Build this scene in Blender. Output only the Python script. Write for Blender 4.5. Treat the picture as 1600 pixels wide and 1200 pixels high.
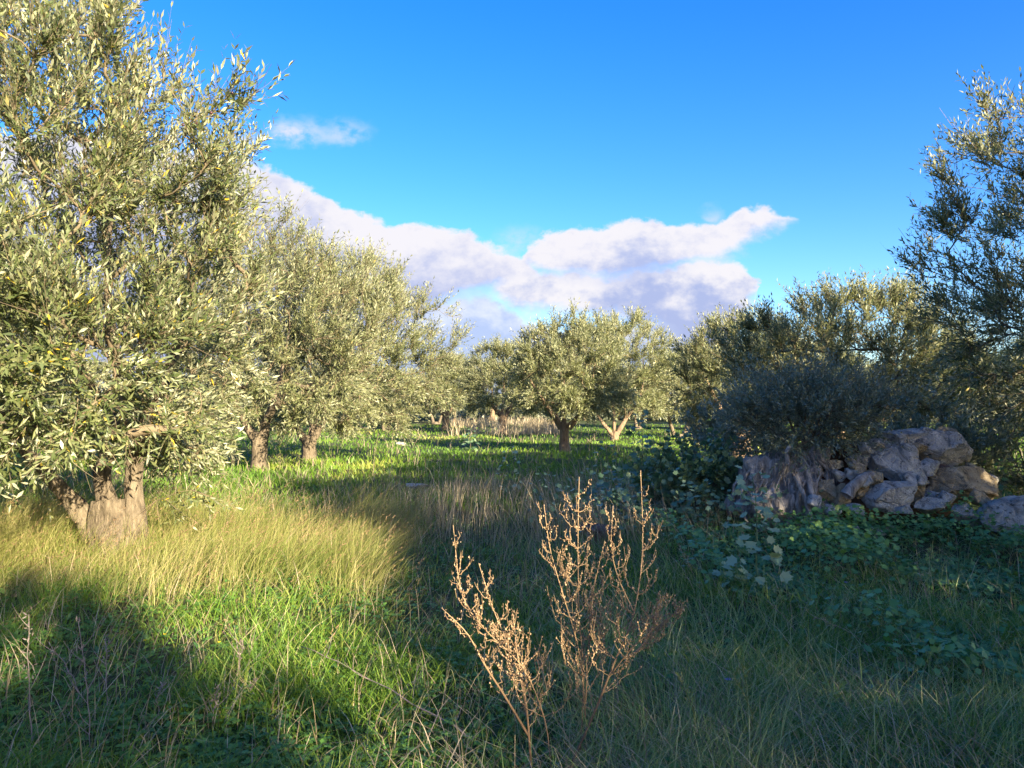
import bpy, math
import numpy as np
from mathutils import Vector, Matrix, noise as mnoise

for o in list(bpy.data.objects):
    bpy.data.objects.remove(o)
R = math.radians
scn = bpy.context.scene
COL = scn.collection

# ------------------------------------------------------------------ camera
CAM_H, PITCH = 1.6, math.atan(40 / 1200)
cam = bpy.data.cameras.new("camera")
cam.sensor_width = 36.0
cam.lens = 27.0
cam.clip_start = 0.05
cam.clip_end = 4000
camo = bpy.data.objects.new("camera", cam)
camo.location = (0, 0, CAM_H)
camo.rotation_euler = (R(90) + PITCH, 0, 0)
COL.objects.link(camo)
scn.camera = camo

# ------------------------------------------------------------------ light
SUN_AZ, SUN_EL = R(145), R(18)          # clockwise from +Y (the view direction)
SUN_STRENGTH, SKY_STRENGTH, EXPOSURE = 3.9, 0.15, 2.47
sund = bpy.data.lights.new("sun", 'SUN')
sund.energy = SUN_STRENGTH
sund.angle = R(0.5)
sund.color = (1.0, 0.84, 0.57)
suno = bpy.data.objects.new("sun", sund)
to_sun = Vector((math.sin(SUN_AZ) * math.cos(SUN_EL), math.cos(SUN_AZ) * math.cos(SUN_EL), math.sin(SUN_EL)))
suno.rotation_euler = (-to_sun).to_track_quat('-Z', 'Y').to_euler()
suno.location = (8, -12, 14)
COL.objects.link(suno)

world = bpy.data.worlds.new("World")
scn.world = world
world.use_nodes = True
world.cycles.sampling_method = 'MANUAL'
world.cycles.sample_map_resolution = 512


def build_world():
    nt = world.node_tree
    N, L = nt.nodes, nt.links
    N.clear()

    def put(sock, v):
        if isinstance(v, bpy.types.NodeSocket):
            L.new(v, sock)
        else:
            sock.default_value = v

    def m(op, a, b=0.0, c=None, clamp=False):
        n = N.new('ShaderNodeMath')
        n.operation = op
        n.use_clamp = clamp
        put(n.inputs[0], a)
        put(n.inputs[1], b)
        if c is not None:
            put(n.inputs[2], c)
        return n.outputs[0]

    def smooth(v, lo, hi):
        n = N.new('ShaderNodeMapRange')
        n.interpolation_type = 'SMOOTHSTEP'
        put(n.inputs['Value'], v)
        n.inputs['From Min'].default_value = lo
        n.inputs['From Max'].default_value = hi
        return n.outputs['Result']

    def mix(f, a, b):
        n = N.new('ShaderNodeMix')
        n.data_type = 'RGBA'
        put(n.inputs[0], f)
        put(n.inputs[6], a)
        put(n.inputs[7], b)
        return n.outputs[2]

    sky = N.new('ShaderNodeTexSky')
    sky.sky_type = 'NISHITA'
    sky.sun_disc = False
    sky.sun_elevation = SUN_EL
    sky.sun_rotation = SUN_AZ
    sky.air_density = 1.0
    sky.dust_density = 1.0
    sky.ozone_density = 3.0
    tint = N.new('ShaderNodeMix')
    tint.data_type = 'RGBA'
    tint.blend_type = 'MULTIPLY'
    tint.inputs[0].default_value = 1.0
    tint.inputs[7].default_value = (0.74, 0.77, 0.86, 1)
    hsv = N.new('ShaderNodeHueSaturation')
    hsv.inputs["Hue"].default_value = 0.511
    hsv.inputs["Saturation"].default_value = 1.37
    hsv.inputs["Value"].default_value = 0.50
    L.new(sky.outputs[0], hsv.inputs['Color'])
    L.new(hsv.outputs[0], tint.inputs[6])
    base = tint.outputs[2]

    tc = N.new('ShaderNodeTexCoord')
    sep = N.new('ShaderNodeSeparateXYZ')
    L.new(tc.outputs['Generated'], sep.inputs[0])
    ay = m('MAXIMUM', m('ABSOLUTE', sep.outputs[1]), 0.08)
    p = m('DIVIDE', sep.outputs[0], ay)
    q = m('DIVIDE', sep.outputs[2], ay)
    comb = N.new('ShaderNodeCombineXYZ')
    put(comb.inputs[0], p)
    put(comb.inputs[1], m('MULTIPLY', q, 1.35))
    n1 = N.new('ShaderNodeTexNoise')
    n1.inputs['Scale'].default_value = 11.0
    n1.inputs['Detail'].default_value = 10.0
    n1.inputs['Roughness'].default_value = 0.60
    L.new(comb.outputs[0], n1.inputs['Vector'])
    sc = N.new('ShaderNodeSeparateColor')
    L.new(n1.outputs['Color'], sc.inputs[0])
    na, nb, nc = sc.outputs[0], sc.outputs[1], sc.outputs[2]
    pw = m('MULTIPLY_ADD', m('SUBTRACT', na, 0.5), 0.060, p)
    qw = m('MULTIPLY_ADD', m('SUBTRACT', nb, 0.5), 0.050, q)
    n2 = N.new('ShaderNodeTexNoise')
    n2.inputs['Scale'].default_value = 34.0
    n2.inputs['Detail'].default_value = 6.0
    n2.inputs['Roughness'].default_value = 0.6
    L.new(comb.outputs[0], n2.inputs['Vector'])
    fine = m('SUBTRACT', n2.outputs['Fac'], 0.5)
    qw = m('MULTIPLY_ADD', fine, 0.030, qw)
    pn = m('DIVIDE', m('ADD', pw, 0.6), 1.2, clamp=True)

    def curve(pts):
        n = N.new('ShaderNodeFloatCurve')
        put(n.inputs['Value'], pn)
        c = n.mapping.curves[0]
        d = [((x - 800) / 1200 / 1.2 + 0.5, (640 - y) / 1200 / 0.45) for x, y in pts]
        d = [(min(1, max(0, a)), min(1, max(0, b))) for a, b in d]
        c.points[0].location = d[0]
        c.points[1].location = d[-1]
        for xy in d[1:-1]:
            c.points.new(*xy)
        n.mapping.update()
        return m('MULTIPLY', n.outputs[0], 0.45)

    k = 1.0 / SKY_STRENGTH
    E = 2.0 ** -EXPOSURE            # cloud colours below are as they look at this exposure

    def rgb(r, g, b):
        return (r * k * E, g * k * E, b * k * E, 1)
    out = base
    layers = [
        # top, bottom, soft top, soft bottom, lit, shaded, depth of the lit rim, strength
        ([(80, 560), (500, 470), (640, 462), (700, 456), (760, 460), (800, 478), (850, 500), (930, 500), (1000, 492), (1060, 495), (1110, 515), (1150, 570), (1200, 640), (1300, 640)],
         [(80, 640), (1300, 640)], 0.016, 0.02, (.84, .84, .96), (.50, .57, .86), 0.08, 0.9),
        ([(80, 205), (250, 222), (330, 240), (400, 256), (480, 282), (520, 308), (600, 338), (690, 344), (760, 366), (815, 390), (850, 425), (875, 520), (1300, 640)],
         [(80, 600), (600, 540), (700, 488), (800, 476), (830, 468), (860, 450), (1300, 500)], 0.010, 0.034, (.94, .92, .98), (.50, .57, .87), 0.120, 1.0),
        ([(80, 640), (700, 560), (755, 462), (830, 420), (900, 416), (960, 418), (1010, 412), (1060, 412), (1100, 400), (1140, 396), (1170, 412), (1190, 460), (1205, 560), (1300, 640)],
         [(80, 560), (700, 500), (760, 478), (800, 502), (900, 510), (1000, 520), (1050, 540), (1090, 575), (1130, 580), (1160, 530), (1200, 480), (1300, 500)], 0.012, 0.034, (.95, .93, .98), (.46, .54, .85), 0.085, 1.0),
        ([(80, 640), (770, 560), (810, 405), (845, 368), (880, 356), (930, 345), (1000, 337), (1100, 334), (1160, 327), (1200, 322), (1235, 332), (1262, 420), (1300, 640)],
         [(80, 560), (780, 500), (815, 436), (900, 446), (1000, 444), (1100, 424), (1170, 398), (1235, 362), (1270, 345), (1300, 400)], 0.010, 0.030, (.94, .92, .98), (.48, .56, .87), 0.095, 1.0),
    ]
    for top, bot, st, sb, lit, dark, rim, a in layers:
        T, B = curve(top), curve(bot)
        dt = m('SUBTRACT', T, qw)
        al = m('MULTIPLY', smooth(dt, 0.0, st), smooth(m('SUBTRACT', qw, B), 0.0, sb))
        if a < 1:
            al = m('MULTIPLY', al, a)
        sh = m('MULTIPLY_ADD', fine, -0.10, m('MULTIPLY_ADD', m('SUBTRACT', nc, 0.5), 0.26, dt))
        out = mix(al, out, mix(smooth(sh, 0.0, rim), rgb(*lit), rgb(*dark)))
    # thin wisps
    for (wx, wy, wr, a) in [(455, 203, 58, 1.0), (385, 212, 34, .8), (532, 205, 50, .6), (1110, 326, 24, .6), (810, 372, 40, .5)]:
        dx = m('DIVIDE', m('SUBTRACT', pw, (wx - 800) / 1200), wr / 1200)
        dy = m('DIVIDE', m('SUBTRACT', qw, (640 - wy) / 1200), wr * 0.5 / 1200)
        d = m('SQRT', m('ADD', m('MULTIPLY', dx, dx), m('MULTIPLY', dy, dy)))
        al = m('MULTIPLY', m('MULTIPLY', m('SUBTRACT', 1.0, smooth(d, 0.1, 1.25)), a), smooth(m('ADD', n2.outputs['Fac'], m('MULTIPLY', na, .6)), .55, .95))
        out = mix(al, out, rgb(.80, .84, .97))
    bg = N.new('ShaderNodeBackground')
    bg.inputs['Strength'].default_value = SKY_STRENGTH
    L.new(out, bg.inputs['Color'])
    wo = N.new('ShaderNodeOutputWorld')
    L.new(bg.outputs[0], wo.inputs['Surface'])


build_world()

vs = scn.view_settings
vs.view_transform = 'Standard'
vs.look = 'None'
vs.exposure = EXPOSURE
vs.gamma = 1.0
vs.use_curve_mapping = False
scn.render.engine = 'CYCLES'
cy = scn.cycles
cy.max_bounces = 8
cy.diffuse_bounces = 5
cy.glossy_bounces = 2
cy.transmission_bounces = 5
cy.transparent_max_bounces = 4
cy.caustics_reflective = False
cy.caustics_refractive = False
cy.use_denoising = True
cy.denoiser = 'OPENIMAGEDENOISE'
cy.denoising_input_passes = 'RGB_ALBEDO_NORMAL'
cy.denoising_prefilter = 'NONE'
cy.sample_clamp_indirect = 8.0


# ------------------------------------------------------------------ helpers
def vnoise(x, y, seed=0):
    """smooth 2-D value noise, 0..1, vectorised"""
    x = np.asarray(x, float)
    y = np.asarray(y, float)
    xi, yi = np.floor(x).astype(np.int64), np.floor(y).astype(np.int64)
    fx, fy = x - xi, y - yi
    fx = fx * fx * (3 - 2 * fx)
    fy = fy * fy * (3 - 2 * fy)

    def h(a, b):
        n = (a * 374761393 + b * 668265263 + seed * 1274126177) & 0x7fffffff
        n = ((n ^ (n >> 13)) * 1274126177) & 0x7fffffff
        return ((n ^ (n >> 16)) & 0xffff) / 65535.0
    return (h(xi, yi) * (1 - fx) + h(xi + 1, yi) * fx) * (1 - fy) + (h(xi, yi + 1) * (1 - fx) + h(xi + 1, yi + 1) * fx) * fy


def gz(x, y):
    """ground height: gentle bumps, flat at the viewpoint, a swell under the stone heap"""
    x = np.asarray(x, float)
    y = np.asarray(y, float)
    b = (vnoise(x * .45 + 40, y * .45 + 9, 1) - .5) * .16 + (vnoise(x * 1.6 + 7, y * 1.6 + 31, 2) - .5) * .05
    heap = .30 * np.exp(-((x - 5.0) / 2.0) ** 2 - ((y - 11.2) / 1.5) ** 2)
    far = .5 * np.clip((y - 55) / 60, 0, 1)
    return b * np.clip(y / 6, .3, 1) + heap + far


def unit(v):
    return v / np.maximum(np.linalg.norm(v, axis=-1, keepdims=True), 1e-9)


def spot(px, py, Y):
    """world point on the sight line through a measured spot of the photograph at depth Y"""
    cx, cz = (px - 800) / 1200, (600 - py) / 1200
    c, s = math.cos(PITCH), math.sin(PITCH)
    dy, dz = c - cz * s, s + cz * c
    return np.array([cx / dy * Y, Y, CAM_H + dz / dy * Y])


class MB:
    def __init__(self):
        self.V, self.F, self.A, self.n = [], [], [], 0

    def add(self, verts, faces, rnd=0.5):
        verts = np.asarray(verts, np.float32).reshape(-1, 3)
        if not isinstance(faces, list):
            faces = [faces]
        for f in faces:
            self.F.append(np.asarray(f, np.int64) + self.n)
        self.V.append(verts)
        r = np.asarray(rnd, np.float32)
        self.A.append(np.full(len(verts), float(r), np.float32) if r.ndim == 0 else r)
        self.n += len(verts)

    def mesh(self, name, mat, smooth=False):
        me = bpy.data.meshes.new(name)
        if self.n:
            V = np.concatenate(self.V)
            loops = np.concatenate([f.ravel() for f in self.F])
            tot = np.concatenate([np.full(len(f), f.shape[1]) for f in self.F])
            start = np.concatenate([[0], np.cumsum(tot)[:-1]])
            me.vertices.add(len(V))
            me.vertices.foreach_set("co", V.ravel())
            me.loops.add(len(loops))
            me.loops.foreach_set("vertex_index", loops.astype(np.int32))
            me.polygons.add(len(tot))
            me.polygons.foreach_set("loop_start", start.astype(np.int32))
            me.polygons.foreach_set("loop_total", tot.astype(np.int32))
            if smooth:
                me.polygons.foreach_set("use_smooth", np.ones(len(tot), bool))
            at = me.attributes.new("rnd", 'FLOAT', 'POINT')
            at.data.foreach_set("value", np.concatenate(self.A))
            me.update(calc_edges=True)
        me.materials.append(mat)
        return me

    def build(self, name, mat, parent=None, smooth=False, kind=None):
        o = bpy.data.objects.new(name, self.mesh(name, mat, smooth))
        COL.objects.link(o)
        o.parent = parent
        if kind:
            o["kind"] = kind
        return o


def empty(name, loc, label, cat, group=None, rz=0.0, scale=1.0):
    o = bpy.data.objects.new(name, None)
    o.empty_display_size = 0.2
    o.location = loc
    o.rotation_euler = (0, 0, rz)
    o.scale = (scale,) * 3
    COL.objects.link(o)
    return tag(o, label, cat, group)


def tag(o, label, cat, group=None, kind=None):
    o["label"] = label
    o["category"] = cat
    if group:
        o["group"] = group
    if kind:
        o["kind"] = kind
    return o


def tubes(P, Rr, S, ref=None, cap=True):
    """N tubes of K points and S sides -> verts, [quads, caps]"""
    P = np.asarray(P, float)
    Rr = np.asarray(Rr, float)
    Nn, K, _ = P.shape
    T = np.empty_like(P)
    T[:, 1:-1] = P[:, 2:] - P[:, :-2]
    T[:, 0] = P[:, 1] - P[:, 0]
    T[:, -1] = P[:, -1] - P[:, -2]
    T = unit(T)
    mean = unit(P[:, -1] - P[:, 0])
    if ref is None:
        a = np.where(np.abs(mean[:, 2:3]) < .8, np.array([[0, 0, 1.]]), np.array([[1., 0, 0]]))
        ref = unit(np.cross(mean, a))
    U = ref[:, None, :] - T * (T * ref[:, None, :]).sum(-1, keepdims=True)
    U = unit(U)
    W = np.cross(T, U)
    ang = np.arange(S) * 2 * math.pi / S
    V = P[:, :, None, :] + Rr[:, :, None, None] * (U[:, :, None, :] * np.cos(ang)[None, None, :, None] + W[:, :, None, :] * np.sin(ang)[None, None, :, None])
    k, s = np.meshgrid(np.arange(K - 1), np.arange(S), indexing='ij')
    a = k * S + s
    b = k * S + (s + 1) % S
    q = np.stack([a, b, b + S, a + S], -1).reshape(-1, 4)
    Q = (np.arange(Nn) * K * S)[:, None, None] + q[None]
    faces = [Q.reshape(-1, 4)]
    if cap:
        c = (np.arange(Nn) * K * S)[:, None] + ((K - 1) * S + np.arange(S))[None]
        faces.append(c)
    return V.reshape(-1, 3), faces


def ribbons(rng, P, w):
    """thin flat twigs for trees further off"""
    n, K, _ = P.shape
    s = unit(np.cross(P[:, -1] - P[:, 0], rng.normal(size=(n, 3))))[:, None, :] * (w * .5 * np.linspace(1, .3, K))[None, :, None]
    V = np.stack([P - s, P + s], 2).reshape(n, K * 2, 3)
    q = np.array([(2 * k, 2 * k + 1, 2 * k + 3, 2 * k + 2) for k in range(K - 1)])
    return V.reshape(-1, 3), [((np.arange(n) * 2 * K)[:, None, None] + q[None]).reshape(-1, 4)]


def bez(p0, p1, p2, p3, K):
    t = np.linspace(0, 1, K)[:, None]
    return (1 - t) ** 3 * p0 + 3 * (1 - t) ** 2 * t * p1 + 3 * (1 - t) * t ** 2 * p2 + t ** 3 * p3


def resample(pts, K):
    """Catmull-Rom through pts, K points"""
    p = np.asarray(pts, float)
    q = np.vstack([2 * p[0] - p[1], p, 2 * p[-1] - p[-2]])
    t = np.linspace(0, len(p) - 1 - 1e-6, K)
    i = t.astype(int)
    f = (t - i)[:, None]
    a, b, c, d = q[i], q[i + 1], q[i + 2], q[i + 3]
    return .5 * ((2 * b) + (c - a) * f + (2 * a - 5 * b + 4 * c - d) * f ** 2 + (3 * b - a - 3 * c + d) * f ** 3)


LEAF_NEAR = (np.array([(0, 0, 0), (.5, .42, .10), (0, .45, 0), (-.5, .42, .10), (0, 1, -.06)], float),
             [np.array([(0, 1, 2), (0, 2, 3), (2, 1, 4), (3, 2, 4)])])
LEAF_FAR = (np.array([(0, 0, 0), (.5, .45, .04), (0, 1, 0), (-.5, .45, .04)], float), [np.array([(0, 1, 2, 3)])])
_a = [(0, -.02), (.30, .10), (.52, .16), (.40, .36), (.62, .62), (.30, .66), (.16, .98), (0, .80)]
_o = _a + [(-x, y) for x, y in _a[::-1][1:-1]]
LEAF_LOBED = (np.array([(0, .42, -.08)] + [(x, y, .06 * abs(x) * 2) for x, y in _o], float),
              [np.array([(0, i + 1, (i + 1) % len(_o) + 1) for i in range(len(_o))])])


_p = [(0, 0), (.46, .10), (.36, .36), (.58, .64), (.22, .70), (0, .98)]
_p = _p + [(-x, y) for x, y in _p[::-1][1:-1]]
LEAF_HERB = (np.array([(x, y, .12 * abs(x)) for x, y in _p], float), [np.array([(0, 1, 2), (0, 2, 8), (0, 8, 9), (2, 3, 4), (8, 6, 7), (2, 4, 5), (8, 5, 6), (2, 5, 8)])])


def cards(pos, d, nrm, ln, wd, tmpl):
    """leaf pieces: position, direction, upper-side normal, length, width"""
    tv, tf = tmpl
    d = unit(d)
    s = unit(np.cross(d, nrm))
    n = np.cross(s, d)
    V = (pos[:, None, :] + s[:, None, :] * (tv[None, :, 0:1] * wd[:, None, None]) + d[:, None, :] * (tv[None, :, 1:2] * ln[:, None, None])
         + n[:, None, :] * (tv[None, :, 2:3] * ln[:, None, None]))
    off = (np.arange(len(pos)) * len(tv))[:, None, None]
    return V.reshape(-1, 3), [(off + f[None]).reshape(-1, f.shape[1]) for f in tf]


def blades(pos, h, lean, wd, az, K=4, bend=1.0):
    """grass blades: lean = horizontal tip offset (N,2)"""
    n = len(pos)
    t = np.linspace(0, 1, K)
    c = np.zeros((n, K, 3))
    c[:, :, 0:2] = pos[:, None, 0:2] + lean[:, None, :] * (t ** (1 + bend))[None, :, None]
    L2 = np.linalg.norm(lean, axis=1)
    drop = np.clip(L2 / np.maximum(h, .01), 0, 1.2)
    c[:, :, 2] = pos[:, None, 2] + h[:, None] * (t[None, :] - .32 * drop[:, None] * t[None, :] ** 2.5)
    side = np.stack([np.cos(az), np.sin(az), np.zeros(n)], -1)
    w = (1 - t ** 1.8)[:K - 1] * .5
    w[0] = .4
    Lf = c[:, :K - 1] + side[:, None, :] * (wd[:, None] * w[None])[:, :, None]
    Rt = c[:, :K - 1] - side[:, None, :] * (wd[:, None] * w[None])[:, :, None]
    V = np.concatenate([Lf, Rt, c[:, K - 1:]], 1)
    m = 2 * K - 1
    q = np.array([(i, i + 1, K - 1 + i + 1, K - 1 + i) for i in range(K - 2)])
    tr = np.array([(K - 2, m - 1, 2 * K - 3)])
    off = (np.arange(n) * m)[:, None, None]
    F = []
    if len(q):
        F.append((off + q[None]).reshape(-1, 4))
    F.append((off + tr[None]).reshape(-1, 3))
    return V.reshape(-1, 3), F, m


# ------------------------------------------------------------------ materials
def nmat(name):
    m = bpy.data.materials.new(name)
    m.use_nodes = True
    nt = m.node_tree
    nt.nodes.clear()
    out = nt.nodes.new('ShaderNodeOutputMaterial')
    return m, nt, out


def ramp(nt, fac, stops, interp='LINEAR'):
    n = nt.nodes.new('ShaderNodeValToRGB')
    n.color_ramp.interpolation = interp
    el = n.color_ramp.elements
    while len(el) < len(stops):
        el.new(.5)
    for e, (p, c) in zip(el, stops):
        e.position = p
        e.color = (*c, 1)
    nt.links.new(fac, n.inputs[0])
    return n.outputs[0]


def tex_noise(nt, scale, detail=4, rough=.6, vec=None, dist=0.0):
    n = nt.nodes.new('ShaderNodeTexNoise')
    n.inputs['Scale'].default_value = scale
    n.inputs['Detail'].default_value = detail
    n.inputs['Roughness'].default_value = rough
    n.inputs['Distortion'].default_value = dist
    if vec is not None:
        nt.links.new(vec, n.inputs['Vector'])
    return n.outputs['Fac']


def mixc(nt, f, a, b, blend='MIX'):
    n = nt.nodes.new('ShaderNodeMix')
    n.data_type = 'RGBA'
    n.blend_type = blend
    for s, v in ((n.inputs[0], f), (n.inputs[6], a), (n.inputs[7], b)):
        if isinstance(v, bpy.types.NodeSocket):
            nt.links.new(v, s)
        else:
            s.default_value = v if not isinstance(v, tuple) else (*v, 1)
    return n.outputs[2]


def coords(nt, scale=(1, 1, 1), which='Object'):
    tc = nt.nodes.new('ShaderNodeTexCoord')
    mp = nt.nodes.new('ShaderNodeMapping')
    mp.inputs['Scale'].default_value = scale
    nt.links.new(tc.outputs[which], mp.inputs[0])
    return mp.outputs[0]


def leaf_mat(name, front, back=None, rough=.5, transl=.25, spec=.4):
    """leaf colours by the per-leaf value; the underside may have its own"""
    m, nt, out = nmat(name)
    at = nt.nodes.new('ShaderNodeAttribute')
    at.attribute_name = "rnd"
    c = ramp(nt, at.outputs['Fac'], front)
    if back:
        g = nt.nodes.new('ShaderNodeNewGeometry')
        c = mixc(nt, g.outputs['Backfacing'], c, ramp(nt, at.outputs['Fac'], back))
    b = nt.nodes.new('ShaderNodeBsdfPrincipled')
    b.inputs['Roughness'].default_value = rough
    b.inputs['Specular IOR Level'].default_value = spec
    nt.links.new(c, b.inputs['Base Color'])
    if transl:
        t = nt.nodes.new('ShaderNodeBsdfTranslucent')
        nt.links.new(mixc(nt, 1.0, c, (1.0, 1.05, .55), 'MULTIPLY'), t.inputs['Color'])
        mx = nt.nodes.new('ShaderNodeMixShader')
        mx.inputs[0].default_value = transl
        nt.links.new(b.outputs[0], mx.inputs[1])
        nt.links.new(t.outputs[0], mx.inputs[2])
        nt.links.new(mx.outputs[0], out.inputs[0])
    else:
        nt.links.new(b.outputs[0], out.inputs[0])
    return m


def solid_mat(name, col_fn, rough=.85, bump=None, bstr=.4, bdist=.02):
    m, nt, out = nmat(name)
    b = nt.nodes.new('ShaderNodeBsdfPrincipled')
    b.inputs['Roughness'].default_value = rough
    b.inputs['Specular IOR Level'].default_value = .2
    nt.links.new(col_fn(nt), b.inputs['Base Color'])
    if bump:
        bp = nt.nodes.new('ShaderNodeBump')
        bp.inputs['Strength'].default_value = bstr
        bp.inputs['Distance'].default_value = bdist
        nt.links.new(bump(nt), bp.inputs['Height'])
        nt.links.new(bp.outputs[0], b.inputs['Normal'])
    nt.links.new(b.outputs[0], out.inputs[0])
    return m


def bark_col(dark, mid, light):
    def f(nt):
        v = coords(nt, (1, 1, .28))
        a = tex_noise(nt, 16, 6, .68, v, .6)
        b = tex_noise(nt, 3.0, 3, .6, coords(nt))
        c = ramp(nt, a, [(.30, dark), (.47, mid), (.68, light)])
        return mixc(nt, ramp(nt, b, [(.35, (0, 0, 0)), (.65, (1, 1, 1))]), c, mixc(nt, .5, c, light))
    return f


def bark_bump(nt):
    return tex_noise(nt, 22, 6, .72, coords(nt, (1, 1, .22)), .8)


M = {}
M['bark'] = solid_mat("olive_bark", bark_col((.035, .027, .018), (.13, .105, .075), (.25, .205, .15)), .9, bark_bump, 1.0, .05)
M['bark_far'] = solid_mat("olive_bark_brown", bark_col((.05, .035, .024), (.17, .12, .08), (.30, .22, .15)), .9, bark_bump, .8, .03)
M['twig'] = solid_mat("olive_twig", lambda nt: ramp(nt, tex_noise(nt, 9, 3), [(.3, (.09, .07, .045)), (.7, (.22, .175, .115))]), .8)
OL_F = [(0, (.050, .072, .022)), (.40, (.095, .125, .044)), (.75, (.160, .185, .078)), (.965, (.22, .23, .10)), (.985, (.45, .34, .03)), (1, (.48, .35, .03))]
OL_B = [(0, (.25, .275, .175)), (.5, (.35, .365, .24)), (.95, (.43, .44, .30)), (1, (.48, .40, .14))]
M['olive'] = leaf_mat("olive_leaf", OL_F, OL_B, .40, .25, .5)
OL_F2 = [(0, (.10, .122, .050)), (.5, (.175, .195, .088)), (1, (.28, .285, .145))]
M['olive_mid'] = leaf_mat("olive_leaf_dusty", OL_F2, OL_B, .45, .30, .4)
M['wild'] = leaf_mat("wild_olive_leaf", [(0, (.10, .125, .075)), (1, (.235, .26, .165))], [(0, (.23, .25, .185)), (1, (.34, .36, .27))], .38, .22, .6)
M['long'] = leaf_mat("long_pale_grass", [(0, (0.166, 0.274, 0.083)), (.6, (0.300, 0.389, 0.152)), (1, (0.540, 0.518, 0.276))], None, .5, .40)
M['green'] = leaf_mat("meadow_grass", [(0, (0.074, 0.160, 0.021)), (.5, (0.128, 0.246, 0.029)), (.85, (0.216, 0.334, 0.039)), (1, (0.351, 0.377, 0.091))], None, .5, .35)
M['clover'] = leaf_mat("clover_leaf", [(0, (0.061, 0.161, 0.034)), (.6, (0.101, 0.238, 0.044)), (1, (0.162, 0.308, 0.058))], None, .45, .30)
M['gold'] = leaf_mat("dry_golden_grass", [(0, (.13, .19, .035)), (.35, (.23, .26, .065)), (.75, (.36, .34, .125)), (1, (.46, .40, .20))], None, .6, .38)
M['straw'] = leaf_mat("grey_straw", [(0, (0.193, 0.152, 0.097)), (.5, (0.345, 0.283, 0.193)), (1, (0.552, 0.469, 0.331))], None, .7, .2)
M['seed'] = leaf_mat("grass_seed_head", [(0, (.20, .12, .07)), (1, (.36, .24, .14))], None, .7, .3)
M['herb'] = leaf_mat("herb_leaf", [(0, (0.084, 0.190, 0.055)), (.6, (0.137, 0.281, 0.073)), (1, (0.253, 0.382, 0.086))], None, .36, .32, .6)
M['mallow'] = leaf_mat("mallow_leaf", [(0, (0.091, 0.170, 0.089)), (.7, (0.173, 0.268, 0.145)), (1, (0.273, 0.373, 0.211))], None, .36, .32, .6)
M['pale_mallow'] = leaf_mat("pale_mallow_leaf", [(0, (.20, .33, .21)), (.9, (.36, .48, .33)), (1, (.50, .46, .16))], None, .6, .25)
M['weed'] = leaf_mat("dead_weed_stem", [(0, (0.111, 0.064, 0.037)), (.5, (0.255, 0.166, 0.092)), (1, (0.357, 0.258, 0.147))], None, .7, 0)
M['pod'] = leaf_mat("dead_weed_pod", [(0, (0.218, 0.132, 0.075)), (.6, (0.380, 0.253, 0.149)), (1, (0.529, 0.402, 0.253))], None, .7, .1)
M['greydead'] = leaf_mat("grey_dead_stalk", [(0, (.15, .115, .10)), (1, (.36, .30, .27))], None, .8, .1)
M['yellow'] = leaf_mat("yellow_petal", [(0, (.75, .55, .02)), (1, (.85, .68, .04))], None, .5, .3)
M['purple'] = leaf_mat("purple_petal", [(0, (.20, .17, .42)), (1, (.30, .26, .55))], None, .5, .3)
M['olive_fruit'] = leaf_mat("ripe_olive", [(0, (.02, .012, .02)), (1, (.07, .02, .03))], None, .3, 0)


def rock_mat(name, base, light, dark, lichen=.5):
    def col(nt):
        v = coords(nt)
        a = tex_noise(nt, 2.6, 8, .68, v, .8)
        b = tex_noise(nt, 6.5, 7, .72, v, .6)
        c = ramp(nt, a, [(.36, dark), (.46, base), (.60, light)])
        c = mixc(nt, ramp(nt, b, [(.54, (0, 0, 0)), (.62, (lichen,) * 3)]), c, (.56, .55, .51))
        st = tex_noise(nt, 4.2, 5, .6, coords(nt, (1.3, 1, .7)), 1.2)
        c = mixc(nt, ramp(nt, st, [(.62, (0, 0, 0)), (.72, (.28,) * 3)]), c, (.30, .22, .14))
        pit = tex_noise(nt, 15, 6, .7, v, .5)
        return mixc(nt, ramp(nt, pit, [(.34, (.85,) * 3), (.45, (0, 0, 0))]), c, (.05, .045, .04))

    def bump(nt):
        v = coords(nt)
        vo = nt.nodes.new('ShaderNodeTexVoronoi')
        vo.feature = 'DISTANCE_TO_EDGE'
        vo.inputs['Scale'].default_value = 4.5
        nt.links.new(v, vo.inputs['Vector'])
        n = nt.nodes.new('ShaderNodeMath')
        n.operation = 'MULTIPLY_ADD'
        nt.links.new(tex_noise(nt, 9, 10, .72, v, .7), n.inputs[0])
        n.inputs[1].default_value = 2.0
        nt.links.new(ramp(nt, vo.outputs['Distance'], [(0, (0, 0, 0)), (.05, (.3,) * 3)]), n.inputs[2])
        return n.outputs[0]
    return solid_mat(name, col, .92, bump, .9, .06)


M['rock'] = rock_mat("grey_limestone", (.44, .43, .41), (.66, .64, .60), (.13, .12, .11))
M['rock_white'] = rock_mat("white_limestone", (.42, .41, .38), (.60, .58, .53), (.20, .17, .14), .7)
M['rock_tan'] = rock_mat("tan_limestone", (.42, .33, .21), (.55, .45, .31), (.20, .14, .08), .15)
M['rock_red'] = rock_mat("reddish_stone", (.20, .12, .09), (.32, .22, .17), (.08, .05, .04), .2)
M['wood'] = solid_mat("weathered_stump_wood", lambda nt: ramp(nt, tex_noise(nt, 12, 6, .7, coords(nt, (1, 1, .25)), .8), [(.3, (.09, .075, .065)), (.5, (.33, .295, .27)), (.7, (.56, .52, .48))]), .9, bark_bump, 1.0, .04)
M['soil'] = solid_mat("red_brown_soil", lambda nt: ramp(nt, tex_noise(nt, 5, 6, .7), [(.3, (.06, .035, .02)), (.6, (.17, .085, .04)), (.8, (.24, .15, .09))]), .95, lambda nt: tex_noise(nt, 24, 6, .75), .8, .03)


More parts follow.
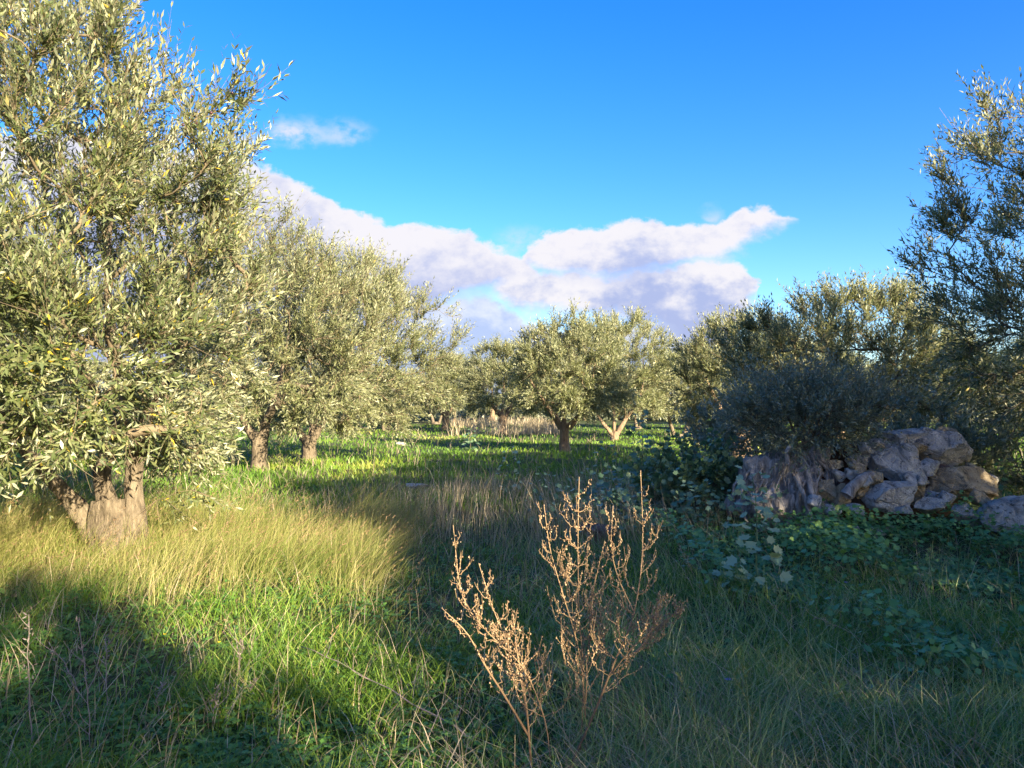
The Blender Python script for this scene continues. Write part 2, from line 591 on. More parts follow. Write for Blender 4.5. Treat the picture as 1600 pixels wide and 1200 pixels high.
def ground_col(nt):
    v = coords(nt)
    a = tex_noise(nt, .55, 5, .6, v)
    b = tex_noise(nt, 9, 5, .7, v)
    c1 = ramp(nt, b, [(.3, (.030, .035, .014)), (.5, (.048, .075, .020)), (.75, (.085, .105, .035))])
    c2 = ramp(nt, b, [(.3, (.055, .040, .025)), (.7, (.14, .11, .06))])
    return mixc(nt, ramp(nt, a, [(.48, (0, 0, 0)), (.66, (.8,) * 3)]), c1, c2)


M['ground'] = solid_mat("grove_soil_and_moss", ground_col, .95, lambda nt: tex_noise(nt, 14, 6, .75), .8, .05)

# ------------------------------------------------------------------ ground
def build_ground():
    mb = MB()
    ys = np.concatenate([np.linspace(-40, -1, 30), np.linspace(-.5, 20, 84), np.linspace(20.5, 70, 60), np.geomspace(72, 3000, 40)])
    xs = np.concatenate([-np.geomspace(3000, 26, 34), np.linspace(-25, 25, 105), np.geomspace(26, 3000, 34)])
    X, Y = np.meshgrid(xs, ys, indexing='ij')
    V = np.stack([X, Y, gz(X, Y)], -1).reshape(-1, 3)
    a, b = np.meshgrid(np.arange(len(xs) - 1), np.arange(len(ys) - 1), indexing='ij')
    i = a * len(ys) + b
    F = np.stack([i, i + len(ys), i + len(ys) + 1, i + 1], -1).reshape(-1, 4)
    mb.add(V, F)
    o = mb.build("ground", M['ground'], smooth=True)
    o["kind"] = "structure"


build_ground()


# ------------------------------------------------------------------ olive trees
def rough_tube(mb, path, radii, S, seed, amp=.18, freq=3.0, flutes=0):
    """one knobbly tapering tube with long flutes, for trunks and limbs"""
    path = np.asarray(path, float)
    radii = np.asarray(radii, float)
    V, F = tubes(path[None], radii[None], S)
    K = len(path)
    V = V.reshape(K, S, 3)
    ctr = path[:, None, :]
    off = V - ctr
    ang = np.arange(S) * 2 * math.pi / S
    for k in range(K):
        for s in range(S):
            v = V[k, s]
            n = mnoise.noise(Vector((v[0] * freq * 2 + seed, v[1] * freq * 2, v[2] * freq * .8)))
            n2 = mnoise.noise(Vector((v[0] * freq * 5 + seed, v[1] * freq * 5 + 7, v[2] * freq * 2.2)))
            f = 1 + amp * n * 1.5 + amp * .7 * n2
            if flutes:
                f += .10 * math.sin(flutes * ang[s] + seed + k * .22) * (1.2 - .6 * k / K)
            V[k, s] = ctr[k, 0] + off[k, s] * f
    mb.add(V.reshape(-1, 3), F)


def crown_points(rng, n, c, rad, zb, lump, seed, inner=.42):
    out = []
    c = np.array(c)
    rad = np.array(rad)
    while len(out) < n:
        d = unit(rng.normal(size=3))
        if d[2] < -.75:
            continue
        s = inner + (1 - inner) * rng.random() ** .55
        l = 1 + lump * mnoise.noise(Vector(d * 2.1) + Vector((seed, 0, 0))) * 1.6 + lump * .6 * mnoise.noise(Vector(d * 5) + Vector((seed, 9, 0)))
        p = c + d * rad * s * l
        if p[2] > zb + .25 * rng.random():
            out.append(p)
    return np.array(out)


def grow(rng, limbs, pts, c, K=6, r_tip=.0045, pw=.46, wob=.06):
    """join every crown point to the nearest wood so far; returns paths and radii"""
    paths, par, own = [], [], []
    node_p, node_t, node_b, node_k = [], [], [], []

    def put(path, parent):
        b = len(paths)
        paths.append(path)
        par.append(parent)
        t = unit(np.gradient(path, axis=0))
        for k in range(1, len(path)):
            node_p.append(path[k])
            node_t.append(t[k])
            node_b.append(b)
            node_k.append(k)
    for l in limbs:
        put(resample(l, K + 3), None)
    nl = len(limbs)
    root = np.mean([l[0] for l in limbs], axis=0)
    order = np.argsort(np.linalg.norm(pts - root, axis=1) + rng.random(len(pts)) * .3)
    for a in pts[order]:
        NP = np.array(node_p)
        dv = a - NP
        dist = np.linalg.norm(dv, axis=1)
        al = (dv * np.array(node_t)).sum(1) / np.maximum(dist, 1e-6)
        cost = dist * (1.35 - .45 * al)
        cost[dist < .10] += 1
        i = int(np.argmin(cost))
        p0, t0 = NP[i], node_t[i]
        d = dist[i]
        o = unit(a - c)
        p1 = p0 + unit(t0 + .6 * unit(dv[i])) * .36 * d
        p2 = a - unit(o + np.array([0, 0, .35]) + unit(dv[i])) * .30 * d
        pth = bez(p0, p1, p2, a, K)
        pth[1:-1] += rng.normal(size=(K - 2, 3)) * wob * d * .5
        put(pth, (node_b[i], node_k[i]))
    W = [np.ones(len(p)) for p in paths]
    for b in range(len(paths) - 1, -1, -1):
        if par[b]:
            pb, pk = par[b]
            W[pb][:pk + 1] += W[b][0]
    rad = [r_tip * w ** pw * np.linspace(1.08, .92, len(w)) for w in W]
    return paths, rad, nl


def shoots(rng, paths, nl, n, c, rad3, length, up, K=4, low_droop=.18):
    """leafy shoots starting along the outer wood -> paths (n,K,3)"""
    c = np.array(c)
    A, T = [], []
    for b, p in enumerate(paths):
        t = np.gradient(p, axis=0)
        ks = range(2, len(p)) if b >= nl else range(len(p) // 2, len(p))
        for k in ks:
            A.append(p[k])
            T.append(t[k])
    A, T = np.array(A), unit(np.array(T))
    e = np.linalg.norm((A - c) / np.array(rad3), axis=1)
    w = np.clip(e - .15, .04, .8)
    i = rng.choice(len(A), n, p=w / w.sum())
    P0, T0 = A[i], T[i]
    o = unit((P0 - c) / np.array(rad3))
    zrel = (P0[:, 2] - c[2]) / rad3[2]
    upw = np.where(zrel > -.25, up, -low_droop)[:, None] * np.array([[0, 0, 1.]])
    d = unit(.55 * T0 + .55 * o + upw + rng.normal(size=(n, 3)) * .48)
    ln = length * (.55 + .9 * rng.random(n))
    bend = np.where(zrel > -.25, .30, -.12)[:, None] * np.array([[0, 0, 1.]]) + rng.normal(size=(n, 3)) * .18
    t = np.linspace(0, 1, K)
    P = P0[:, None, :] + d[:, None, :] * (ln[:, None] * t[None])[:, :, None] + bend[:, None, :] * (ln[:, None] * t[None] ** 2)[:, :, None] * .55
    return P


def shoot_leaves(rng, P, pairs, leaf_len, ratio=.22, start=.12, spread=.75, jit=.25):
    """opposite leaf pairs along shoots -> pos, dir, normal, len, wid, rnd"""
    n, K, _ = P.shape
    t = np.linspace(start, 1.0, pairs)
    x = t * (K - 1)
    i = np.minimum(x.astype(int), K - 2)
    f = (x - i)[None, :, None]
    pos = P[:, i] * (1 - f) + P[:, i + 1] * f
    tan = unit(P[:, i + 1] - P[:, i])
    ref = unit(rng.normal(size=(n, 1, 3)))
    s0 = unit(np.cross(tan, ref))
    s1 = np.cross(tan, s0)
    ph = (np.arange(pairs) % 2) * math.pi / 2
    side = s0 * np.cos(ph)[None, :, None] + s1 * np.sin(ph)[None, :, None]
    tipk = (1 - .45 * t)[None, :, None]
    res = []
    for sg in (1, -1):
        d = tan * (1.0 - spread * .45) + sg * side * spread * tipk + rng.normal(size=pos.shape) * jit
        nr = tan * .8 - sg * side * .35 + np.array([0, 0, .45]) + rng.normal(size=pos.shape) * .35
        res.append((pos, d, nr))
    pos = np.concatenate([r[0].reshape(-1, 3) for r in res])
    d = np.concatenate([r[1].reshape(-1, 3) for r in res])
    nr = np.concatenate([r[2].reshape(-1, 3) for r in res])
    N = len(pos)
    ln = leaf_len * (.6 + .7 * rng.random(N))
    return pos, unit(d), nr, ln, ln * ratio * (.8 + .4 * rng.random(N)), rng.random(N)


def thin(rng, arrs, keep):
    m = rng.random(len(arrs[0])) < keep
    return [a[m] for a in arrs]


def olive_tree(loc, label, seed, trunk, limbs, c, rad3, zb, n_attr, n_shoot, pairs, leaf_len, near=False, lump=.22,
               shoot_len=.38, up=.55, extra=(), group='olive trees of the grove', mat='olive_mid', bark='bark', bare=0, singles=0, ratio=.25):
    rng = np.random.default_rng(seed)
    z0 = float(gz(loc[0], loc[1]))
    root = empty("olive_tree", (loc[0], loc[1], z0), label, "tree", group)
    c = np.array(c, float)
    # trunk
    tm = MB()
    tp, tr = trunk
    path = resample(tp, 12)
    rr = np.interp(np.linspace(0, 1, 12), np.linspace(0, 1, len(tr)), tr)
    rough_tube(tm, path, rr, 18 if near else 12, seed * 1.7, .20, 3.2, 5)
    tm.build("trunk", M[bark], root, True)
    pts = crown_points(rng, n_attr, c, rad3, zb, lump, seed)
    if len(extra):
        pts = np.vstack([pts, np.array(extra, float)])
    if near:                      # the stems stay in sight below the crown
        pts = pts[~((pts[:, 2] < 1.25) & (np.abs(pts[:, 0] + .05) < .85) & (pts[:, 1] < .4))]
    lp = [np.array(l[0], float) for l in limbs]
    paths, rad, nl = grow(rng, lp, pts, c)
    for j in range(nl):
        lm = MB()
        K = len(paths[j])
        r = np.maximum(np.linspace(limbs[j][1], limbs[j][2] * .3, K), rad[j])
        pth = resample(paths[j], 14)
        rough_tube(lm, pth, np.interp(np.linspace(0, 1, 14), np.linspace(0, 1, K), r), 12 if near else 8, seed + j * 3.1, .16, 4.0, 3)
        lm.build("limb", M[bark], root, True)
    # branches
    bm = MB()
    big = [b for b in range(nl, len(paths))]
    P = np.array([paths[b] for b in big])
    Q = np.array([rad[b] for b in big])
    V, F = tubes(P, Q, 6 if near else 4)
    bm.add(V, F)
    S = shoots(rng, paths, nl, n_shoot, c, rad3, shoot_len, up)
    if near:
        V, F = ribbons(rng, S, .0060)
    else:
        V, F = ribbons(rng, S[:, [0, 3]] if loc[1] > 26 else S[:, [0, 2, 3]], .0075)
    bm.add(V, F)
    if bare:
        Bp = shoots(rng, paths, nl, bare, c, rad3, shoot_len * 1.2, .05, low_droop=.35)
        V, F = tubes(Bp, np.linspace(.0045, .0016, Bp.shape[1])[None] * np.ones((len(Bp), 1)), 3, cap=False) if near else ribbons(rng, Bp[:, [0, 2, 3]], .011)
        bm.add(V, F)
    bm.build("branches", M['twig'], root, True, kind="stuff")
    # leaves
    arr = shoot_leaves(rng, S, pairs, leaf_len, ratio)
    arr = thin(rng, arr, .92)
    if near:
        sh = arr[0][:, 0] + .5 * arr[0][:, 1] + .03      # the sunny side is pruned up so that the stems show
        m = ~((arr[0][:, 2] < 1.07) & (np.abs(sh) < .52) & (arr[0][:, 1] < .3))
        arr = [a[m] for a in arr]
    if singles:
        eye = np.array([0, 0, CAM_H]) - np.array([loc[0], loc[1], z0])
        v = arr[0] - eye
        dist = np.linalg.norm(v, axis=1)
        inview = (np.abs(v[:, 0] / v[:, 1]) < .66) & (np.abs(v[:, 2] / v[:, 1] - .033) < .5)
        face = np.abs((unit(arr[2]) * v).sum(1) / dist)
        score = arr[3] * (.3 + face) / dist - (~inview) * 10
        pick = np.argsort(-score)[:singles]
        lmb = MB()
        tv, tf = LEAF_NEAR
        one = []
        for q in range(3):
            mbx = MB()
            mbx.add(tv * np.array([.22, 1, 1]), tf, [.25, .55, .8][q])
            one.append(mbx.mesh("leaf", M[mat]))
        for j, i in enumerate(pick):
            d = arr[1][i]
            s = unit(np.cross(d, arr[2][i]))
            nn = np.cross(s, d)
            ob = bpy.data.objects.new("leaf", one[j % 3])
            L = float(arr[3][i]) * 1.12
            mt = Matrix(((s[0] * L, d[0] * L, nn[0] * L, arr[0][i][0]), (s[1] * L, d[1] * L, nn[1] * L, arr[0][i][1]),
                         (s[2] * L, d[2] * L, nn[2] * L, arr[0][i][2]), (0, 0, 0, 1)))
            ob.parent = root
            ob.matrix_local = mt
            COL.objects.link(ob)
        keep = np.ones(len(arr[0]), bool)
        keep[pick] = False
        arr = [a[keep] for a in arr]
    lm = MB()
    tm_ = LEAF_FAR
    V, F = cards(arr[0], arr[1], arr[2], arr[3], arr[4], tm_)
    lm.add(V, F, np.repeat(arr[5], len(tm_[0])))
    lm.build("crown", M[mat], root, kind="stuff")
    return root


def copy_tree(src, loc, rz, scale, label, group):
    r = src.copy()
    COL.objects.link(r)
    r.location = (loc[0], loc[1], float(gz(loc[0], loc[1])))
    r.rotation_euler = (0, 0, rz)
    r.scale = (scale,) * 3
    r["label"] = label
    r["group"] = group
    for ch in src.children:
        if ch.name.startswith("leaf"):
            continue
        k = ch.copy()
        COL.objects.link(k)
        k.parent = r
    return r


G_MAIN = 'olive trees of the grove'
# large tree at the left edge
T1 = olive_tree((-4.20, 8.15), "large sunlit olive tree with pale three-stemmed trunk filling the left edge", 11,
                ([(.04, -.02, -.25), (.03, 0, .05), (.0, 0, .35), (-.02, .02, .62)], [.33, .27, .25, .20]),
                [([(-.12, 0, .10), (-.30, .0, .42), (-.52, -.05, .72), (-.9, -.3, 1.3), (-1.4, -.6, 2.1)], .14, .06),
                 ([(0, .05, .25), (-.12, .1, .6), (-.20, .12, .95), (-.1, .3, 1.7), (-.4, .5, 3.0), (-.3, .5, 4.2)], .13, .05),
                 ([(.18, .0, .15), (.22, 0, .5), (.20, .0, .9), (.45, -.2, 1.6), (1.0, -.5, 2.5)], .14, .06)],
                (-.72, -.25, 2.85), (2.05, 2.5, 3.0), .50, 680, 9400, 8, .086, near=True, lump=.15, shoot_len=.40, up=.55,
                extra=[(1.25, -1.3, 4.1), (1.5, -1.3, 4.25), (1.75, -1.3, 4.3), (1.4, -1.2, 3.8)]
                + [(-1.9 + .31 * (i % 9), -2.1 + .12 * ((i * 7) % 5), 1.25 + .27 * (i // 9)) for i in range(54)], mat='olive', bare=700, singles=240, group=G_MAIN)
T2 = olive_tree((-6.35, 19.3), "olive tree with short forked trunk, first trunk right of the large left tree", 23,
                ([(0, 0, -.2), (0, 0, .2), (.02, 0, .7), (.05, 0, .95)], [.27, .20, .19, .18]),
                [([(-.05, 0, .7), (-.35, 0, 1.2), (-.6, -.3, 1.9), (-1.2, -.6, 3.0)], .13, .06),
                 ([(.08, 0, .7), (.22, 0, 1.3), (.4, .3, 2.2), (.6, .5, 3.6)], .14, .06),
                 ([(.10, 0, 1.1), (.9, -.6, 2.05), (1.5, -1.0, 2.0), (2.2, -1.2, 1.8)], .10, .05)],
                (.25, -.2, 3.15), (2.9, 2.8, 3.1), .80, 540, 5400, 8, .108, lump=.24, shoot_len=.46, up=.6, bare=900, group=G_MAIN)
T3 = olive_tree((-6.5, 24.6), "olive tree with broad crown leaning right, second trunk right of the left tree", 37,
                ([(0, 0, -.2), (0, 0, .2), (0, 0, .6), (.02, 0, .85)], [.30, .22, .20, .18]),
                [([(-.08, 0, .6), (-.45, 0, 1.2), (-.7, .2, 2.2)], 0.144, 0.050), ([(.1, 0, .6), (.4, 0, 1.2), (1.2, -.3, 2.4), (2.2, -.5, 3.2)], 0.144, 0.050),
                 ([(.05, 0, .8), (.5, .3, 2.0), (.6, .3, 3.8)], 0.101, 0.043)],
                (1.05, 0, 3.45), (3.35, 2.8, 3.2), .95, 540, 5400, 8, .116, lump=.26, shoot_len=.50, up=.6, bare=800, group=G_MAIN,
                extra=[(4.6, -.5, 4.0), (4.9, -.5, 3.9), (4.5, -.6, 4.6), (4.2, -.6, 4.9), (4.7, -.7, 3.6)])
T4 = olive_tree((2.0, 29.3), "round olive tree with dark Y-forked trunk in the centre of the grove", 41,
                ([(0, 0, -.2), (0, 0, .3), (0, 0, .9), (.03, 0, 1.15)], [.27, .19, .17, .17]),
                [([(-.1, 0, .95), (-.6, 0, 1.7), (-1.1, -.1, 2.4), (-1.5, 0, 3.2)], 0.129, 0.048), ([(.12, 0, .95), (.7, 0, 1.6), (1.0, .1, 2.4), (1.2, .2, 3.4)], 0.136, 0.048),
                 ([(.0, 0, 1.1), (-.05, .3, 2.2), (.1, .3, 3.6)], 0.102, 0.041)],
                (.25, 0, 3.0), (2.2, 2.2, 2.15), 1.05, 400, 4000, 8, .124, lump=.16, shoot_len=.40, up=.5, bare=300, bark='bark_far', group=G_MAIN)
T5 = olive_tree((5.4, 40.5), "tall olive tree with pale slanting fork, just right of the dark Y-forked tree", 43,
                ([(0, 0, -.2), (0, 0, .2), (.05, 0, .5)], [.26, .20, .17]),
                [([(-.1, 0, .3), (-.8, 0, 1.2), (-1.3, 0, 2.2)], 0.124, 0.050), ([(.1, 0, .3), (.7, 0, 1.3), (1.3, 0, 2.2), (1.6, 0, 3.4)], 0.149, 0.056),
                 ([(0, .1, .5), (0, .5, 2.5), (.1, .3, 4.4)], 0.093, 0.037)],
                (.1, 0, 3.6), (3.2, 2.6, 2.95), 1.0, 400, 4300, 7, .146, lump=.18, shoot_len=.48, up=.5, bare=300, bark='bark_far', group=G_MAIN)
T6 = olive_tree((9.5, 43.5), "small olive tree with twin orange-brown stems, right of centre", 47,
                ([(0, 0, -.25), (0, 0, .0), (0, 0, .25)], [.42, .34, .20]),
                [([(-.25, 0, .0), (-.55, 0, .9), (-.8, 0, 1.8), (-1.0, 0, 2.6)], 0.136, 0.050), ([(.25, 0, .0), (.45, 0, .8), (.9, 0, 1.6), (1.2, 0, 2.6)], 0.174, 0.056)],
                (.0, 0, 2.75), (2.15, 2.0, 2.0), 1.15, 300, 3200, 7, .140, lump=.18, shoot_len=.46, up=.4, bare=300, bark='bark', group=G_MAIN)
T7 = olive_tree((-.6, 50), "olive tree with dark left crown side and short brown trunk, left of centre", 53,
                ([(0, 0, -.2), (0, 0, .5), (.05, 0, 1.4)], [.32, .27, .25]),
                [([(-.1, 0, 1.2), (-.9, 0, 2.2), (-1.4, 0, 3.2)], 0.150, 0.060), ([(.12, 0, 1.2), (.8, 0, 2.2), (1.4, 0, 3.4)], 0.180, 0.068), ([(0, 0, 1.4), (.1, 0, 4.0)], 0.120, 0.053)],
                (.1, 0, 3.4), (2.75, 2.4, 2.4), 1.1, 310, 3500, 7, .156, lump=.18, shoot_len=.50, up=.4, bark='bark_far', group=G_MAIN)
T8 = olive_tree((8.7, 17.2), "wide olive tree with sunlit top rising behind the stone heap", 59,
                ([(0, 0, -.2), (0, 0, .3), (0, 0, .8)], [.36, .30, .26]),
                [([(-.1, 0, .6), (-.6, 0, 1.3), (-1.5, 0, 2.1)], .16, .06), ([(.1, 0, .6), (.5, 0, 1.4), (.9, 0, 2.2)], .16, .06), ([(0, 0, .8), (-.4, .2, 2.4)], .12, .05)],
                (-1.1, 0, 2.6), (2.7, 2.2, 1.55), 1.0, 340, 4400, 8, .102, lump=.22, shoot_len=.42, up=.6, bare=600, bark='bark_far', group=G_MAIN)
T9 = olive_tree((7.3, 24.5), "dark-sided olive tree left of the wide tree behind the stone heap", 61,
                ([(0, 0, -.2), (0, 0, .4), (0, 0, 1.0)], [.36, .30, .26]),
                [([(-.1, 0, .8), (-.7, 0, 1.7), (-1.1, 0, 2.6)], .16, .06), ([(.1, 0, .8), (.6, 0, 1.7), (1.0, 0, 2.6)], .16, .06)],
                (.1, 0, 2.75), (2.1, 2.0, 1.75), 1.0, 300, 3600, 8, .117, lump=.20, shoot_len=.42, up=.5, bare=300, bark='bark_far', group=G_MAIN)
T10 = olive_tree((9.25, 10.7), "near olive tree in shade leaning in at the right edge", 67,
                 ([(0, 0, -.2), (0, 0, .3), (0, 0, .9)], [.42, .34, .28]),
                 [([(-.1, 0, .7), (-.9, -.1, 1.6), (-1.8, -.2, 2.6)], .16, .06), ([(.1, 0, .7), (.6, .3, 1.8), (1.0, .3, 3.0)], .16, .06),
                  ([(0, 0, .9), (-.3, 0, 2.4), (-.5, 0, 4.0)], .14, .05), ([(-.2, 0, 1.0), (-1.2, .3, 1.5), (-2.2, .3, 1.7)], .09, .04)],
                 (-.3, -.1, 3.45), (3.05, 2.7, 2.95), .75, 520, 6200, 8, .090, near=False, lump=.18, shoot_len=.40, up=.5, mat='olive', bare=600, group=G_MAIN)

# rows further back
BACK = 'olive trees in the rows at the back'
bl = ["distant pale olive tree left of the dark-sided centre tree", "distant olive tree half hidden behind the left-hand crowns", "distant olive tree showing between the left trees and centre",
      "distant olive tree behind the round centre tree", "distant olive tree between the tall fork-trunked tree and the small twin-stemmed one", "distant olive tree behind the small twin-stemmed tree",
      "distant olive tree at the back, right of the twin-stemmed tree", "distant olive tree behind the dark-sided tree on the right", "distant olive tree behind the wide sunlit-topped tree",
      "distant olive tree seen under the right-edge tree", "distant olive tree low on the horizon left of centre", "distant olive tree far back on the right horizon"]
bp = [(-5.2, 60, .3, 1.0, T7), (-13.5, 52, 1.9, 1.1, T5), (-9.5, 58, 4.2, 1.0, T6), (3.2, 58, 2.2, 1.05, T7), (10.2, 62, .9, 1.05, T6), (14.5, 60, 3.3, 1.1, T7),
      (18.2, 56, 5.1, .95, T6), (17, 40, 2.6, 1.0, T9), (22, 38, 1.2, 1.0, T4), (19, 26, 3.9, 1.0, T9), (-7.5, 76, 2.9, 1.05, T6), (26, 66, .5, 1.2, T7)]
for (x, y, rz, s, src), lb in zip(bp, bl):
    copy_tree(src, (x, y), rz, s, lb, BACK)
copy_tree(T4, (-11.5, 15.5), 1.0, 1.05, "olive tree glimpsed through the large left tree", BACK)
for i in range(27):
    x = -62 + i * 4.9 + (i * 37 % 10) * .25
    y = 80 + (i * 53 % 17)
    copy_tree((T7, T6, T5)[i % 3], (x, y), i * 1.3, 1.05 + .03 * (i % 5), "far olive tree in the last row along the horizon", 'olive trees of the last row')
# the trees behind the viewpoint that throw the foreground shade
for (x, y, rz, s, src) in [(3.9, -7.8, .7, 1.10, T4), (1.2, -9.6, 1.9, 1.10, T4), (5.95, -4.3, 2.4, .75, T6), (9.7, -1.8, 2.0, 1.60, T9), (13.4, .9, 4.0, 1.66, T4), (13.9, 10.2, 1.0, 1.10, T9), (7.3, -2.0, 5.0, 1.0, T9)]:
    copy_tree(src, (x, y), rz, s, "olive tree out of view behind the photographer", 'olive trees behind the viewpoint')


# ------------------------------------------------------------------ grass and herbs
def scatter(rng, n, y0, y1, power=1.6, fan=.74, xlim=None):
    """points over the ground seen from the viewpoint, denser close by"""
    u = rng.random(n)
    if abs(power - 1) < 1e-6:
        y = y0 * (y1 / y0) ** u
    else:
        a = 1 - power
        y = (y0 ** a + u * (y1 ** a - y0 ** a)) ** (1 / a)
    x = (rng.random(n) * 2 - 1) * fan * y
    if xlim:
        x = xlim[0] + rng.random(n) * (xlim[1] - xlim[0])
    return x, y


def sstep(v, a, b):
    t = np.clip((v - a) / (b - a), 0, 1)
    return t * t * (3 - 2 * t)


def gold_zone(x, y):
    n = vnoise(x * 1.1 + 3, y * 1.1, 5) - .5
    right = 1 - sstep(x + n * .9, -1.5, -.75)
    return right * sstep(y + n * 1.2, 5.4, 7.4) * (1 - sstep(y + n * 1.5, 9.6, 11.2))


def herb_zone(x, y):
    n = vnoise(x * .9 + 13, y * .9 + 5, 6) - .5
    a = sstep(x + n * 1.4, 1.3, 2.6) * sstep(y + n * 1.2 - .12 * x, 5.4, 6.6) * (1 - sstep(y, 9.3, 10.2))
    b = np.exp(-((x - 2.9) / .55) ** 2 - ((y - 4.9) / .8) ** 2)
    return np.clip(a + b * .9, 0, 1)


def heap_zone(x, y):
    return (((x - 4.9) / 1.75) ** 2 + ((y - 10.6) / 1.05) ** 2) < 1


def add_blades(mb, rng, x, y, h, lean, wd, K=4, bend=1.0, r=None, base=-.02):
    n = len(x)
    pos = np.stack([x, y, gz(x, y) + base], -1)
    V, F, m = blades(pos, h, lean, wd, rng.random(n) * 2 * math.pi, K, bend)
    r = rng.random(n) if r is None else r
    mb.add(V, F, np.repeat(r, m))


def stuff(mb, name, mat, label, cat, smooth=False):
    return tag(mb.build(name, M[mat], None, smooth), label, cat, kind="stuff")


rng = np.random.default_rng(5)
# green grass, near and middle
mb = MB()
x, y = scatter(rng, 62000, 2.9, 16, 1.6)
patch = vnoise(x * 1.4, y * 1.4, 8)
k = (rng.random(len(x)) < (.30 + .9 * sstep(patch, .40, .75)) * (1 - .75 * gold_zone(x, y)) * (1 - .7 * herb_zone(x, y))) & ~heap_zone(x, y)
x, y, patch = x[k], y[k], patch[k]
n = len(x)
h = (.10 + .20 * rng.random(n)) * (.6 + .7 * patch)
a = rng.random(n) * 2 * math.pi
ll = h * (.3 + .8 * rng.random(n))
lean = np.stack([np.cos(a) * ll, np.sin(a) * ll], -1)
add_blades(mb, rng, x, y, h, lean, .0045 + .004 * rng.random(n) + y * .0002, 4)
stuff(mb, "green_grass", 'green', "short green grass in the foreground and middle of the grove", "grass")
# meadow further back
mb = MB()
x, y = scatter(rng, 60000, 12, 75, 1.35)
k = ~heap_zone(x, y)
x, y = x[k], y[k]
n = len(x)
t = vnoise(x * .5, y * .35, 12)
h = (.10 + .16 * rng.random(n)) * (.7 + .6 * t)
a = rng.random(n) * 2 * math.pi
ll = h * (.3 + .6 * rng.random(n))
lean = np.stack([np.cos(a) * ll, np.sin(a) * ll], -1)
add_blades(mb, rng, x, y, h, lean, .014 + y * .0010 * (.6 + .8 * rng.random(n)), 3, r=np.clip(-.05 + .5 * rng.random(n) + .75 * vnoise(x * .8 + 2, y * .45, 19) * vnoise(x * .21, y * .15, 20) * 1.6, 0, 1))
stuff(mb, "meadow_grass", 'green', "bright green meadow grass under the trees further back", "grass")
# clover
mb = MB()
x, y = scatter(rng, 34000, 2.9, 13, 1.9)
pc = vnoise(x * 1.0 + 50, y * 1.0, 9)
left = sstep(-x, -.6, .6)
k = (rng.random(len(x)) < (.25 + .75 * sstep(pc, .35, .6)) * (.45 + .55 * left) * (1 - .7 * gold_zone(x, y))) & ~heap_zone(x, y)
x, y = x[k], y[k]
n = len(x)
c0 = np.stack([x, y, gz(x, y) + .02 + .09 * rng.random(n) * (.5 + vnoise(x * 3, y * 3, 3))], -1)
r0 = rng.random(n)
a0 = rng.random(n) * 2 * math.pi
tilt = rng.normal(size=(n, 3)) * .28 + np.array([0, -.15, 1])
for j in range(3):
    aa = a0 + j * 2.094
    d = np.stack([np.cos(aa), np.sin(aa), rng.normal(size=n) * .15], -1)
    ln = .017 + .012 * rng.random(n)
    V, F = cards(c0, d, tilt, ln, ln * .95, LEAF_FAR)
    mb.add(V, F, np.repeat(np.clip(r0 + rng.normal(size=n) * .08, 0, 1), 4))
stuff(mb, "clover_cover", 'clover', "low green clover covering the foreground soil", "clover")
# rosettes of broad-leaved weeds
mb = MB()
x, y = scatter(rng, 1100, 2.9, 14, 1.5)
k = ~heap_zone(x, y)
x, y = x[k], y[k]
n = len(x)
for j in range(8):
    a = j * .785 + rng.random(n) * .5
    ln = (.035 + .055 * rng.random(n))
    d = np.stack([np.cos(a), np.sin(a), .25 + .9 * rng.random(n)], -1)
    c0 = np.stack([x, y, gz(x, y) + .01], -1) + d * .01 + rng.normal(size=(n, 3)) * .012
    V, F = cards(c0, d, np.array([0, 0, 1.]) + rng.normal(size=(n, 3)) * .3, ln, ln * (.28 + .2 * rng.random(n)), LEAF_NEAR)
    mb.add(V, F, np.repeat(rng.random(n), 5))
stuff(mb, "broadleaf_weeds", 'herb', "broad-leaved weed rosettes among the foreground grass", "weeds")
# tall golden grass
mb = MB()
sd = MB()
x, y = scatter(rng, 84000, 4.8, 12, 1.0, xlim=(-8.6, -.3))
k = rng.random(len(x)) < gold_zone(x, y) * (.45 + .8 * vnoise(x * 2.2, y * 2.2, 14)) + .05
x, y = x[k], y[k]
n = len(x)
hv = vnoise(x * .9 + 3, y * .9, 15)
gzv = np.clip(gold_zone(x, y), 0, 1)
h = (.32 + .58 * rng.random(n)) * (.45 + .95 * hv) * (.35 + .65 * gzv) * (1 - .55 * np.exp(-((x + 4.2) / .55) ** 2 - ((y - 7.3) / .8) ** 2))
cl = (vnoise(x * 2.5, y * 2.5, 16) - .5) * 1.1
ld = rng.normal(size=(n, 2)) * .34 + np.stack([.48 + cl, .05 + cl * .3], -1)
lean = ld * h[:, None]
rr = np.clip(.16 + .8 * rng.random(n) + .5 * (vnoise(x * 1.7, y * 1.7, 17) - .5), 0, 1)
add_blades(mb, rng, x, y, h, lean, .0028 + .0032 * rng.random(n), 4, .8, rr)
pick = rng.random(n) < .055
tip = np.stack([x + lean[:, 0], y + lean[:, 1], gz(x, y) + h * (1 - .32 * np.clip(np.linalg.norm(lean, axis=1) / h, 0, 1.2))], -1)[pick]
for j in range(7):
    q = tip + np.stack([(j - 3) * .016 * np.ones(len(tip)), np.zeros(len(tip)), (j - 4) * .014 * np.ones(len(tip))], -1) + rng.normal(size=tip.shape) * .008
    V, F = cards(q, unit(np.array([.6, .1, .7]) + rng.normal(size=tip.shape) * .4), rng.normal(size=tip.shape), np.full(len(tip), .03), np.full(len(tip), .006), LEAF_FAR)
    sd.add(V, F, np.repeat(rng.random(len(tip)), 4))
stuff(mb, "golden_grass", 'gold', "tall dry golden grass leaning right around the large left tree", "grass")
stuff(sd, "grass_seed_heads", 'seed', "brownish seed heads on top of the golden grass", "seed heads")
